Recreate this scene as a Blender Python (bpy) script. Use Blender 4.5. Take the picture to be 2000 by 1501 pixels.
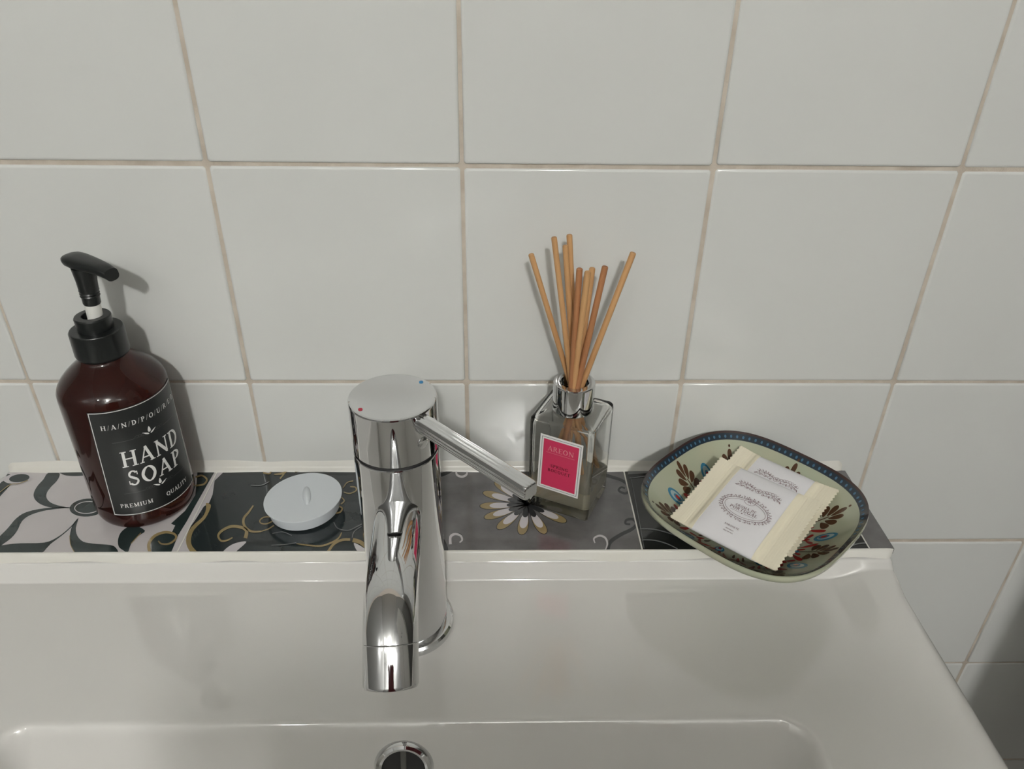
import bpy, bmesh, math, random
from mathutils import Vector, Matrix
from mathutils.geometry import tessellate_polygon

random.seed(7)
for o in list(bpy.data.objects):
    bpy.data.objects.remove(o)
SC = bpy.context.scene
COL = SC.collection
PI = math.pi

# ------------------------------------------------------------------ camera
W_PX, H_PX = 2000.0, 1501.0
FOC = 1494.3                      # focal length in photo pixels
CAM = Vector((0.01879, -0.45966, 0.28069))
YAW, PITCH, ROLL = 0.028187, 0.550574, 0.015285
_f = Vector((math.sin(YAW)*math.cos(PITCH), math.cos(YAW)*math.cos(PITCH), -math.sin(PITCH)))
_r0 = Vector((math.cos(YAW), -math.sin(YAW), 0))
_u0 = _r0.cross(_f)
_r = _r0*math.cos(ROLL) + _u0*math.sin(ROLL)
_u = -_r0*math.sin(ROLL) + _u0*math.cos(ROLL)
cam_d = bpy.data.cameras.new('camera')
cam_d.sensor_fit = 'HORIZONTAL'
cam_d.sensor_width = 36.0
cam_d.lens = FOC/W_PX*36.0
cam_d.clip_start = 0.01
cam = bpy.data.objects.new('camera', cam_d)
COL.objects.link(cam)
cam.matrix_world = Matrix(((_r.x, _u.x, -_f.x, CAM.x), (_r.y, _u.y, -_f.y, CAM.y), (_r.z, _u.z, -_f.z, CAM.z), (0, 0, 0, 1)))
SC.camera = cam

def ray(px, py):
    return _f + _r*((px - W_PX/2)/FOC) - _u*((py - H_PX/2)/FOC)
def on_plane(px, py, axis, val):
    d = ray(px, py)
    return CAM + d*((val - CAM[axis])/d[axis])

# ------------------------------------------------------------------ world, light, exposure
world = bpy.data.worlds.new('room_air')
SC.world = world
world.use_nodes = True
world.node_tree.nodes['Background'].inputs[0].default_value = (0.8, 0.85, 0.95, 1)
world.node_tree.nodes['Background'].inputs[1].default_value = 0.0
LAMP_MAIN = Vector((0.13, -2.60, 1.68))
LAMP_SIDE = Vector((-0.75, -2.35, 1.66))
LAMP_MAIN_STRENGTH = 455.0
LAMP_SIDE_STRENGTH = 80.0
vs = SC.view_settings
vs.view_transform = 'Standard'
vs.look = 'None'
vs.exposure = 0.54
vs.gamma = 1.0
vs.use_curve_mapping = False

# ------------------------------------------------------------------ materials
def lin(h):
    c = [int(h[i:i+2], 16)/255 for i in (0, 2, 4)]
    return tuple((x/12.92 if x <= 0.04045 else ((x+0.055)/1.055)**2.4) for x in c) + (1,)

def mat(name, col, rough=0.5, metal=0.0, coat=0.0, trans=0.0, ior=1.5, spec=0.5, noise=None, bump=None, emit=None, sss=0.0):
    m = bpy.data.materials.new(name)
    m.use_nodes = True
    nt = m.node_tree
    b = nt.nodes['Principled BSDF']
    c = lin(col) if isinstance(col, str) else tuple(col) + (1,)
    b.inputs['Base Color'].default_value = c
    b.inputs['Roughness'].default_value = rough
    b.inputs['Metallic'].default_value = metal
    b.inputs['Coat Weight'].default_value = coat
    b.inputs['Coat Roughness'].default_value = 0.035
    b.inputs['Transmission Weight'].default_value = trans
    b.inputs['IOR'].default_value = ior
    b.inputs['Specular IOR Level'].default_value = spec
    if sss:
        b.inputs['Subsurface Weight'].default_value = sss
        b.inputs['Subsurface Radius'].default_value = (0.004, 0.003, 0.002)
    if emit:
        b.inputs['Emission Color'].default_value = emit[0] + (1,)
        b.inputs['Emission Strength'].default_value = emit[1]
    tc = None
    if noise or bump:
        tc = nt.nodes.new('ShaderNodeTexCoord')
    if noise:
        scale, col2, amt = noise[:3]
        n = nt.nodes.new('ShaderNodeTexNoise')
        n.inputs['Scale'].default_value = scale
        n.inputs['Detail'].default_value = 6
        mp = nt.nodes.new('ShaderNodeMapping')
        if len(noise) > 3:
            mp.inputs['Scale'].default_value = noise[3]
        nt.links.new(tc.outputs['Object'], mp.inputs['Vector'])
        nt.links.new(mp.outputs['Vector'], n.inputs['Vector'])
        rp = nt.nodes.new('ShaderNodeMapRange')
        rp.inputs['From Min'].default_value = 0.35
        rp.inputs['From Max'].default_value = 0.7
        rp.inputs['To Min'].default_value = 0
        rp.inputs['To Max'].default_value = amt
        nt.links.new(n.outputs['Fac'], rp.inputs['Value'])
        mx = nt.nodes.new('ShaderNodeMix')
        mx.data_type = 'RGBA'
        mx.inputs['A'].default_value = c
        mx.inputs['B'].default_value = lin(col2) if isinstance(col2, str) else tuple(col2) + (1,)
        nt.links.new(rp.outputs['Result'], mx.inputs['Factor'])
        nt.links.new(mx.outputs['Result'], b.inputs['Base Color'])
    if bump:
        n = nt.nodes.new('ShaderNodeTexNoise')
        n.inputs['Scale'].default_value = bump[0]
        n.inputs['Detail'].default_value = 4
        nt.links.new(tc.outputs['Object'], n.inputs['Vector'])
        bp = nt.nodes.new('ShaderNodeBump')
        bp.inputs['Strength'].default_value = bump[1]
        bp.inputs['Distance'].default_value = bump[2]
        nt.links.new(n.outputs['Fac'], bp.inputs['Height'])
        nt.links.new(bp.outputs['Normal'], b.inputs['Normal'])
    return m

M = {}
M['tile'] = mat('glazed_white_tile', (0.695, 0.705, 0.68), 0.12, noise=(14, (0.67, 0.68, 0.655), 0.6), bump=(26, 0.10, 0.002))
M['grout'] = mat('beige_grout', (0.60, 0.54, 0.46), 0.9, noise=(60, (0.42, 0.36, 0.29), 0.8), bump=(900, 0.5, 0.0006))
M['silicone'] = mat('white_silicone', (0.74, 0.73, 0.68), 0.28, noise=(30, (0.70, 0.68, 0.61), 0.7))
M['ceramic'] = mat('white_sanitary_ceramic', (0.70, 0.69, 0.66), 0.07, coat=1.0)
M['chrome'] = mat('polished_chrome', (0.66, 0.665, 0.67), 0.03, 1.0)
M['satin_chrome'] = mat('fine_brushed_chrome', (0.66, 0.665, 0.67), 0.17, 1.0)
M['gap_shade'] = mat('gap_shade', (0.02, 0.02, 0.02), 0.6)  # near-black colour standing in for shade inside openings
M['red_dot'] = mat('red_mark', (0.5, 0.02, 0.05), 0.4)
M['blue_dot'] = mat('blue_mark', (0.02, 0.20, 0.42), 0.4)
M['amber'] = mat('amber_plastic_with_soap', (0.085, 0.022, 0.017), 0.06, trans=0.75, ior=1.45)
M['black_plastic'] = mat('black_plastic', (0.010, 0.012, 0.012), 0.28)
M['white_plastic'] = mat('white_plastic', (0.80, 0.80, 0.76), 0.3)
M['label_black'] = mat('black_label_film', (0.012, 0.014, 0.014), 0.34)
M['print_white'] = mat('white_label_ink', (0.80, 0.80, 0.78), 0.5)
M['print_grey'] = mat('faint_grey_label_ink', (0.07, 0.07, 0.07), 0.5)
M['plug'] = mat('white_rubber', (0.66, 0.70, 0.73), 0.32)
M['glass'] = mat('clear_glass', (0.995, 0.998, 0.985), 0.0, trans=1.0, ior=1.46)
M['liquid'] = mat('pale_fragrance_oil', (0.93, 0.88, 0.70), 0.02, trans=0.72, ior=1.36)  # part-opaque pale body stands in for light refracted in the bottle
M['reed'] = mat('rattan_reed', (0.62, 0.36, 0.16), 0.6, noise=(160, (0.42, 0.20, 0.075), 0.85, (1, 1, 0.06)))
M['reed_red'] = mat('reddish_rattan_reed', (0.44, 0.20, 0.085), 0.6, noise=(160, (0.30, 0.12, 0.05), 0.85, (1, 1, 0.06)))
M['label_white'] = mat('white_paper_label', (0.78, 0.77, 0.75), 0.45)
M['label_pink'] = mat('pink_label_ink', (0.60, 0.034, 0.105), 0.45)
M['pink_pale'] = mat('pale_pink_ink', (0.72, 0.28, 0.30), 0.45)
M['ink_red'] = mat('dark_red_ink', (0.13, 0.01, 0.015), 0.5)
M['ink_line'] = mat('grey_rule_ink', (0.12, 0.14, 0.15), 0.5)
M['dish'] = mat('pale_green_glazed_dish', (0.42, 0.455, 0.335), 0.10, coat=0.6, noise=(30, (0.47, 0.47, 0.34), 0.8))
M['navy'] = mat('navy_band_glaze', (0.022, 0.035, 0.05), 0.12, coat=0.5)
M['sky'] = mat('blue_dot_glaze', (0.06, 0.15, 0.24), 0.12, coat=0.5)
M['maroon'] = mat('maroon_edge_glaze', (0.050, 0.030, 0.028), 0.15, coat=0.5)
M['feather'] = mat('brown_motif_glaze', (0.085, 0.04, 0.02), 0.12, coat=0.5)
M['redleaf'] = mat('red_motif_glaze', (0.32, 0.025, 0.02), 0.12, coat=0.5)
M['eyeblue'] = mat('blue_motif_glaze', (0.045, 0.19, 0.29), 0.12, coat=0.5)
M['paleblue'] = mat('pale_blue_motif_glaze', (0.35, 0.45, 0.46), 0.12, coat=0.5)
M['pack_white'] = mat('white_wrapper_film', (0.80, 0.79, 0.81), 0.28, bump=(90, 0.08, 0.002))
M['pack_cream'] = mat('cream_crimped_wrapper', (0.86, 0.80, 0.63), 0.35, noise=(50, (0.83, 0.77, 0.61), 0.6))
M['pack_ink'] = mat('mauve_wrapper_ink', (0.23, 0.15, 0.16), 0.5)
# ledge tiles
M['tA'] = mat('white_patterned_tile', (0.60, 0.57, 0.57), 0.10, coat=0.3, noise=(40, (0.55, 0.52, 0.52), 0.5))
M['tB'] = mat('dark_teal_patterned_tile', (0.018, 0.026, 0.027), 0.09, coat=0.3, noise=(45, (0.028, 0.033, 0.035), 0.8))
M['tC'] = mat('grey_stone_patterned_tile', (0.115, 0.112, 0.110), 0.08, coat=0.3, noise=(70, (0.17, 0.165, 0.165), 0.9))
M['tD'] = mat('black_patterned_tile', (0.012, 0.013, 0.013), 0.09, coat=0.3)
M['p_dark'] = mat('dark_green_glaze_print', (0.022, 0.034, 0.033), 0.10, coat=0.3, noise=(60, (0.03, 0.045, 0.045), 0.8))
M['p_black'] = mat('black_glaze_print', (0.010, 0.011, 0.014), 0.10, coat=0.3)
M['p_tan'] = mat('tan_gold_glaze_print', (0.33, 0.25, 0.12), 0.12, coat=0.3, noise=(90, (0.24, 0.18, 0.085), 0.7))
M['p_white'] = mat('white_glaze_print', (0.58, 0.55, 0.56), 0.10, coat=0.3)
M['p_grey'] = mat('grey_glaze_print', (0.16, 0.165, 0.165), 0.10, coat=0.3)
M['p_dgrey'] = mat('dark_grey_glaze_print', (0.028, 0.029, 0.031), 0.10, coat=0.3)
# room
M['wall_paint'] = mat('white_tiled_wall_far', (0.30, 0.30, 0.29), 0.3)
M['ceiling'] = mat('white_ceiling_paint', (0.55, 0.55, 0.53), 0.8)
M['floor'] = mat('grey_floor_tile', (0.16, 0.15, 0.14), 0.35, noise=(6, (0.12, 0.11, 0.10), 0.7))
M['wood'] = mat('dark_brown_door', (0.10, 0.045, 0.03), 0.35, noise=(8, (0.06, 0.026, 0.018), 0.8, (6, 6, 0.5)))
M['cabinet'] = mat('white_cabinet_lacquer', (0.62, 0.61, 0.58), 0.3)
M['lamp'] = mat('opal_lamp_glass', (0.9, 0.9, 0.9), 0.4, emit=((1.0, 0.992, 0.965), LAMP_MAIN_STRENGTH))
M['lamp_side'] = mat('opal_lamp_glass_dim', (0.9, 0.9, 0.9), 0.4, emit=((1.0, 0.992, 0.965), LAMP_SIDE_STRENGTH))

# ------------------------------------------------------------------ mesh helpers
def link(name, me, m=None, parent=None, smooth=False, **props):
    o = bpy.data.objects.new(name, me)
    COL.objects.link(o)
    if m is not None and me is not None and len(me.materials) == 0:
        me.materials.append(m)
    if parent is not None:
        o.parent = parent
    if smooth and me is not None:
        for p in me.polygons:
            p.use_smooth = True
    for k, v in props.items():
        o[k] = v
    return o

def mesh(name, vs_, fs):
    me = bpy.data.meshes.new(name)
    me.from_pydata([tuple(v) for v in vs_], [], fs)
    me.validate()
    me.update()
    return me

def empty(name, loc, **props):
    o = bpy.data.objects.new(name, None)
    COL.objects.link(o)
    o.location = loc
    o.empty_display_size = 0.02
    for k, v in props.items():
        o[k] = v
    return o

def autosmooth(o, ang=35, weighted=True):
    me = o.data
    for p in me.polygons:
        p.use_smooth = True
    bm = bmesh.new()
    bm.from_mesh(me)
    for e in bm.edges:
        if len(e.link_faces) == 2 and e.calc_face_angle(0) > math.radians(ang):
            e.smooth = False
    bm.to_mesh(me)
    bm.free()
    if weighted:
        w = o.modifiers.new('weighted_normals', 'WEIGHTED_NORMAL')
        w.keep_sharp = True
        w.weight = 80

def box_bm(x0, x1, y0, y1, z0, z1, bev=0.0, seg=2):
    bm = bmesh.new()
    bmesh.ops.create_cube(bm, size=1)
    for v in bm.verts:
        v.co = Vector(((x0+x1)/2 + v.co.x*(x1-x0), (y0+y1)/2 + v.co.y*(y1-y0), (z0+z1)/2 + v.co.z*(z1-z0)))
    if bev > 0:
        bmesh.ops.bevel(bm, geom=bm.edges[:], offset=bev, segments=seg, profile=0.5, affect='EDGES')
    return bm

def bm_obj(name, bm, m, parent=None, smooth_ang=None, **props):
    bmesh.ops.recalc_face_normals(bm, faces=bm.faces[:])
    me = bpy.data.meshes.new(name)
    bm.to_mesh(me)
    bm.free()
    o = link(name, me, m, parent, **props)
    if smooth_ang:
        autosmooth(o, smooth_ang)
    return o

def lathe(profile, seg=64, cx=0.0, cy=0.0, close=False):
    """profile: list of (r, z); r = 0 makes a pole."""
    vs_, fs, rows = [], [], []
    for r, z in profile:
        if r <= 1e-7:
            rows.append([len(vs_)])
            vs_.append((cx, cy, z))
        else:
            row = []
            for k in range(seg):
                a = 2*PI*k/seg
                row.append(len(vs_))
                vs_.append((cx + r*math.cos(a), cy + r*math.sin(a), z))
            rows.append(row)
    pairs = list(zip(rows[:-1], rows[1:]))
    if close:
        pairs.append((rows[-1], rows[0]))
    for a, b in pairs:
        for k in range(seg):
            k2 = (k+1) % seg
            if len(a) == 1 and len(b) == 1:
                continue
            if len(a) == 1:
                fs.append((a[0], b[k2], b[k]))
            elif len(b) == 1:
                fs.append((a[k], a[k2], b[0]))
            else:
                fs.append((a[k], a[k2], b[k2], b[k]))
    return vs_, fs

def lathe_obj(name, profile, m, parent=None, seg=64, loc=(0, 0, 0), ang=35, close=False, **props):
    vs_, fs = lathe(profile, seg, close=close)
    bm = bmesh.new()
    bv = [bm.verts.new(v) for v in vs_]
    for f in fs:
        bm.faces.new([bv[i] for i in f])
    o = bm_obj(name, bm, m, parent, ang, **props)
    o.location = loc
    return o

def sweep_bm(path, rad, seg=32, caps=True):
    """round tube along path; rad: function of index or float"""
    bm = bmesh.new()
    rows = []
    n = len(path)
    up = Vector((1, 0, 0))
    for i, p in enumerate(path):
        p = Vector(p)
        t = (Vector(path[min(i+1, n-1)]) - Vector(path[max(i-1, 0)])).normalized()
        s = up - t*up.dot(t)
        if s.length < 1e-4:
            s = Vector((0, 1, 0)) - t*t.y
        s.normalize()
        q = t.cross(s)
        r = rad(i) if callable(rad) else rad
        rows.append([bm.verts.new(p + s*(r*math.cos(2*PI*k/seg)) + q*(r*math.sin(2*PI*k/seg))) for k in range(seg)])
    for a, b in zip(rows[:-1], rows[1:]):
        for k in range(seg):
            bm.faces.new((a[k], a[(k+1) % seg], b[(k+1) % seg], b[k]))
    if caps:
        bm.faces.new(rows[0][::-1])
        bm.faces.new(rows[-1])
    return bm

# ------------------------------------------------------------------ flat print helpers (2-D polygons)
def smooth_pts(pts, n=6, closed=False):
    """Catmull-Rom"""
    P = [Vector((p[0], p[1])) for p in pts]
    out = []
    L = len(P)
    rng = range(L) if closed else range(L-1)
    for i in rng:
        p0 = P[(i-1) % L] if (closed or i > 0) else P[0]
        p1 = P[i]
        p2 = P[(i+1) % L]
        p3 = P[(i+2) % L] if (closed or i+2 < L) else P[-1]
        for k in range(n):
            t = k/n
            out.append(0.5*((2*p1) + (p2-p0)*t + (2*p0-5*p1+4*p2-p3)*t*t + (3*p1-p0-3*p2+p3)*t*t*t))
    if not closed:
        out.append(P[-1])
    return [(v.x, v.y) for v in out]

def ribbon(pts, w, n=6, taper=None):
    """variable-width stroke -> list of quads"""
    c = smooth_pts(pts, n) if n else list(pts)
    L = len(c)
    left, right = [], []
    for i, p in enumerate(c):
        a = c[max(i-1, 0)]
        b = c[min(i+1, L-1)]
        dx, dy = b[0]-a[0], b[1]-a[1]
        d = math.hypot(dx, dy) or 1
        t = i/(L-1)
        ww = (taper(t) if taper else 1.0)*w/2
        left.append((p[0]-dy/d*ww, p[1]+dx/d*ww))
        right.append((p[0]+dy/d*ww, p[1]-dx/d*ww))
    return [[left[i], left[i+1], right[i+1], right[i]] for i in range(L-1)]

def ellipse(cx, cy, rx, ry, rot=0, n=28):
    c, s = math.cos(rot), math.sin(rot)
    return [(cx + rx*math.cos(2*PI*k/n)*c - ry*math.sin(2*PI*k/n)*s, cy + rx*math.cos(2*PI*k/n)*s + ry*math.sin(2*PI*k/n)*c) for k in range(n)]

def drop(x0, y0, x1, y1, w, n=12):
    """teardrop: point at (x0,y0), round end at (x1,y1)"""
    dx, dy = x1-x0, y1-y0
    L = math.hypot(dx, dy)
    ux, uy = dx/L, dy/L
    pts = []
    for k in range(2*n):
        a = PI*k/n
        t = (1 - math.cos(a))/2                 # 0..1..0 along
        wd = w/2*math.sin(a)*(0.35 + 0.65*t)
        pts.append((x0 + ux*L*t - uy*wd, y0 + uy*L*t + ux*wd))
    return pts

def tris(poly):
    v = [Vector((p[0], p[1], 0)) for p in poly]
    if len(v) == 3:
        return [[poly[0], poly[1], poly[2]]]
    out = []
    for t in tessellate_polygon([v]):
        out.append([poly[i] for i in t])
    return out

def clip_rect(poly, x0, x1, y0, y1):
    def half(P, f, cut):
        out = []
        for i in range(len(P)):
            a, b = P[i-1], P[i]
            fa, fb = f(a), f(b)
            if fa >= 0:
                out.append(a)
            if (fa >= 0) != (fb >= 0):
                t = fa/(fa-fb)
                out.append((a[0]+(b[0]-a[0])*t, a[1]+(b[1]-a[1])*t))
        return out
    for f in (lambda q: q[0]-x0, lambda q: x1-q[0], lambda q: q[1]-y0, lambda q: y1-q[1]):
        if len(poly) < 3:
            return []
        poly = half(poly, f, 0)
    return poly if len(poly) >= 3 else []

def decal(name, polys, to3d, m, parent, clip=None, split=False, ucut=None, **props):
    """flat print: 2-D polygons laid on a surface by to3d(x, y)"""
    vs_, fs = [], []
    for P in polys:
        for t in tris(P):
            if ucut:                             # slice so that the print follows a curved surface
                k0 = math.floor(min(p[0] for p in t)/ucut)
                k1 = math.floor(max(p[0] for p in t)/ucut)
                parts = [clip_rect(t, k*ucut, (k+1)*ucut, -9, 9) for k in range(k0, k1+1)]
            else:
                parts = [clip_rect(t, *clip) if clip else t]
            for q in parts:
                if len(q) < 3:
                    continue
                i0 = len(vs_)
                vs_ += [to3d(*p) for p in q]
                fs.append(tuple(range(i0, i0+len(q))))
    if not fs:
        return None
    me = mesh(name, vs_, fs)
    # make all faces look the same way as the surface (towards the camera side)
    bm = bmesh.new()
    bm.from_mesh(me)
    bm.normal_update()
    for f in bm.faces:
        if f.normal.dot(CAM - f.calc_center_median()) < 0:
            f.normal_flip()
    if split:
        # one object for each separate piece of the print
        bmesh.ops.remove_doubles(bm, verts=bm.verts[:], dist=1e-6)
        seen, out = set(), []
        bm.verts.index_update()
        for v0 in bm.verts:
            if v0 in seen:
                continue
            st, comp = [v0], []
            seen.add(v0)
            while st:
                v = st.pop()
                comp.append(v)
                for e in v.link_edges:
                    w = e.other_vert(v)
                    if w not in seen:
                        seen.add(w)
                        st.append(w)
            ix = {v: i for i, v in enumerate(comp)}
            fl = {f for v in comp for f in v.link_faces}
            if fl:
                pm = mesh(name, [v.co.copy() for v in comp], [[ix[v] for v in f.verts] for f in fl])
                out.append(link(name, pm, m, parent, **props))
        bm.free()
        bpy.data.meshes.remove(me)
        return out
    bm.to_mesh(me)
    bm.free()
    return link(name, me, m, parent, **props)

# ------------------------------------------------------------------ a small serif alphabet (cap height 1)
TH, TN, SF = 0.16, 0.075, 0.055
def _line(x0, y0, x1, y1, w):
    dx, dy = x1-x0, y1-y0
    d = math.hypot(dx, dy)
    nx, ny = -dy/d*w/2, dx/d*w/2
    return [(x0+nx, y0+ny), (x1+nx, y1+ny), (x1-nx, y1-ny), (x0-nx, y0-ny)]
def _stem(x, w=TH, y0=0.0, y1=1.0, top=True, bot=True):
    out = [[(x-w/2, y0), (x+w/2, y0), (x+w/2, y1), (x-w/2, y1)]]
    if bot:
        out.append([(x-w/2-0.09, y0), (x+w/2+0.09, y0), (x+w/2+0.09, y0+SF), (x-w/2-0.09, y0+SF)])
    if top:
        out.append([(x-w/2-0.09, y1-SF), (x+w/2+0.09, y1-SF), (x+w/2+0.09, y1), (x-w/2-0.09, y1)])
    return out
def _arc(cx, cy, rx, ry, a0, a1, tv=TH, th_=TN, n=16):
    out = []
    pts = []
    for k in range(n+1):
        a = math.radians(a0 + (a1-a0)*k/n)
        w = abs(math.cos(a))*tv + abs(math.sin(a))*th_
        pts.append(((cx + rx*math.cos(a), cy + ry*math.sin(a)), (cx + (rx-w)*math.cos(a), cy + (ry-w)*math.sin(a))))
    for k in range(n):
        out.append([pts[k][0], pts[k+1][0], pts[k+1][1], pts[k][1]])
    return out
def _hbar(x0, x1, y, w=TN):
    return [[(x0, y-w/2), (x1, y-w/2), (x1, y+w/2), (x0, y+w/2)]]
GL = {
    'H': (0.95, lambda: _stem(0.2) + _stem(0.75) + _hbar(0.2, 0.75, 0.52)),
    'A': (0.92, lambda: [_line(0.14, 0.02, 0.46, 1.0, TN), _line(0.44, 1.0, 0.78, 0.0, TH)] + _hbar(0.24, 0.68, 0.33) + _hbar(0.02, 0.27, SF/2, SF) + _hbar(0.62, 0.92, SF/2, SF)),
    'N': (1.0, lambda: _stem(0.2, 0.09) + _stem(0.82, 0.09, bot=False) + [_line(0.19, 0.94, 0.82, 0.06, 0.17)]),
    'D': (0.90, lambda: _stem(0.2) + _arc(0.36, 0.5, 0.46, 0.5, -90, 90) + _hbar(0.2, 0.38, 0.972) + _hbar(0.2, 0.38, 0.028)),
    'S': (0.66, lambda: _arc(0.33, 0.735, 0.25, 0.265, 25, 250, 0.10, 0.07) + _arc(0.33, 0.265, 0.27, 0.265, -155, 75, 0.10, 0.07) + [_line(0.2, 0.60, 0.47, 0.42, 0.15)] + [_line(0.56, 0.68, 0.56, 0.92, 0.05), _line(0.08, 0.1, 0.08, 0.34, 0.05)]),
    'O': (0.92, lambda: _arc(0.46, 0.5, 0.42, 0.51, 0, 360, n=32)),
    'P': (0.78, lambda: _stem(0.2) + _arc(0.36, 0.73, 0.34, 0.27, -90, 90) + _hbar(0.2, 0.38, 0.972) + _hbar(0.2, 0.38, 0.488)),
    'R': (0.90, lambda: _stem(0.2) + _arc(0.36, 0.75, 0.32, 0.25, -90, 90) + _hbar(0.2, 0.38, 0.972) + _hbar(0.2, 0.42, 0.528) + [_line(0.42, 0.52, 0.78, 0.0, TH)]),
    'E': (0.78, lambda: _stem(0.2) + _hbar(0.2, 0.68, 0.972) + _hbar(0.2, 0.58, 0.51) + _hbar(0.2, 0.7, 0.028) + [_line(0.67, 0.8, 0.67, 1, 0.05), _line(0.69, 0.0, 0.69, 0.22, 0.05)]),
    'F': (0.74, lambda: _stem(0.2) + _hbar(0.2, 0.68, 0.972) + _hbar(0.2, 0.58, 0.5) + [_line(0.67, 0.8, 0.67, 1, 0.05)]),
    'M': (1.12, lambda: _stem(0.2, TN) + _stem(0.9) + [_line(0.2, 1.0, 0.52, 0.05, TH), _line(0.52, 0.05, 0.88, 1.0, TN)]),
    'I': (0.42, lambda: _stem(0.21)),
    'U': (0.92, lambda: _stem(0.22, TH, 0.3, 1, bot=False) + _stem(0.74, TN, 0.3, 1, bot=False) + _arc(0.455, 0.32, 0.31, 0.32, 180, 360, TH*0.8, TN)),
    'Q': (0.92, lambda: _arc(0.46, 0.5, 0.42, 0.51, 0, 360, n=32) + [_line(0.42, 0.12, 0.82, -0.16, 0.1)]),
    'L': (0.74, lambda: _stem(0.2) + _hbar(0.2, 0.68, 0.028) + [_line(0.67, 0.0, 0.67, 0.25, 0.05)]),
    'T': (0.82, lambda: _stem(0.41, top=False) + _hbar(0.06, 0.76, 0.972) + [_line(0.08, 0.78, 0.08, 1, 0.05), _line(0.74, 0.78, 0.74, 1, 0.05)]),
    'Y': (0.88, lambda: _stem(0.44, TH, 0, 0.48, top=False) + [_line(0.1, 1.0, 0.44, 0.45, TH), _line(0.78, 1.0, 0.44, 0.45, TN)] + _hbar(0, 0.25, 0.975, SF) + _hbar(0.65, 0.88, 0.975, SF)),
    'B': (0.84, lambda: _stem(0.2) + _arc(0.36, 0.75, 0.31, 0.25, -90, 90) + _arc(0.36, 0.26, 0.38, 0.26, -90, 90) + _hbar(0.2, 0.38, 0.972) + _hbar(0.2, 0.38, 0.51) + _hbar(0.2, 0.38, 0.028)),
    'G': (0.92, lambda: _arc(0.46, 0.5, 0.42, 0.51, 40, 320, n=28) + _stem(0.76, 0.13, 0.05, 0.42, bot=False) + [_line(0.78, 0.7, 0.78, 0.95, 0.05)]),
    '/': (0.50, lambda: [_line(0.1, -0.05, 0.4, 1.05, 0.045)]),
    ' ': (0.45, lambda: []),
}
def text_polys(s, x, y, h, align='C', track=0.06, sx=1.0, bold=1.0):
    """lettering with its base line at y, cap height h"""
    tot = sum(GL[c][0] + track for c in s) - track
    x0 = x - (tot*h*sx/2 if align == 'C' else 0)
    out = []
    for c in s:
        w, fn = GL[c]
        for P in fn():
            out.append([(x0 + p[0]*h*sx, y + p[1]*h) for p in P])
        x0 += (w + track)*h*sx
    return out

# ================================================================== STRUCTURE
TP = 0.152                       # pitch of the wall tiles
def struct_box(name, x0, x1, y0, y1, z0, z1, m):
    return bm_obj(name, box_bm(x0, x1, y0, y1, z0, z1), m, None, None, kind='structure')
RX0, RX1, RY0, RZ0, RZ1 = -1.10, 0.80, -3.00, -0.93, 1.82
wall_back = struct_box('wall_back', RX0, RX1, 0.0013, 0.06, RZ0, RZ1, M['grout'])
struct_box('wall_left', RX0-0.05, RX0, RY0, 0.06, RZ0, RZ1, M['wall_paint'])
struct_box('wall_right', RX1, RX1+0.05, RY0, 0.06, RZ0, RZ1, M['wall_paint'])
struct_box('wall_front', RX0-0.05, RX1+0.05, RY0-0.05, RY0, RZ0, RZ1, M['wall_paint'])
struct_box('floor', RX0-0.05, RX1+0.05, RY0-0.05, 0.06, RZ0-0.05, RZ0, M['floor'])
struct_box('ceiling', RX0-0.05, RX1+0.05, RY0-0.05, 0.06, RZ1, RZ1+0.05, M['ceiling'])
door = bm_obj('door_1', box_bm(0.0, 0.76, RY0+0.001, RY0+0.04, RZ0+0.001, RZ0+2.02, 0.004), M['wood'], None, None, kind='structure')
bm_obj('door_handle', box_bm(0.06, 0.18, RY0+0.07, RY0+0.085, RZ0+1.0, RZ0+1.018, 0.004), M['chrome'], door)
bm_obj('door_panel', box_bm(0.12, 0.64, RY0+0.038, RY0+0.048, RZ0+0.25, RZ0+1.85, 0.006), M['wood'], door)

# wall tiles, one object each
TW = TP/2 - 0.00115
def wall_tile_mesh():
    # pillowed glazed face: rounded edge profile
    prof = [(0.0, 0.0060), (0.0, 0.0016), (0.0003, 0.0007), (0.0009, 0.0002), (0.0018, 0.0)]
    vs_, fs = [], []
    rows = []
    for ins, y in prof:
        a = TW - ins
        c = 0.0012
        ring = []
        for sx, sz in ((1, 1), (-1, 1), (-1, -1), (1, -1)):
            if sx*sz > 0:
                pts = [(sx*a, sz*(a-c)), (sx*(a-c), sz*a)]
            else:
                pts = [(sx*(a-c), sz*a), (sx*a, sz*(a-c))]
            ring += pts
        rows.append([len(vs_)+i for i in range(8)])
        vs_ += [(p[0], y, p[1]) for p in ring]
    for A, B in zip(rows[:-1], rows[1:]):
        for k in range(8):
            fs.append((A[k], A[(k+1) % 8], B[(k+1) % 8], B[k]))
    fs.append(tuple(rows[-1]))
    return mesh('wall_tile', vs_, fs)
wt = wall_tile_mesh()
wt.materials.append(M['tile'])
bm = bmesh.new(); bm.from_mesh(wt)
bmesh.ops.recalc_face_normals(bm, faces=bm.faces[:])
c_ = Vector((0, 0.003, 0))
if any(f.normal.y > 0.9 for f in bm.faces if len(f.verts) == 8):
    for f in bm.faces: f.normal_flip()
bm.to_mesh(wt); bm.free()
for p in wt.polygons:
    p.use_smooth = len(p.vertices) == 4
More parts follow.
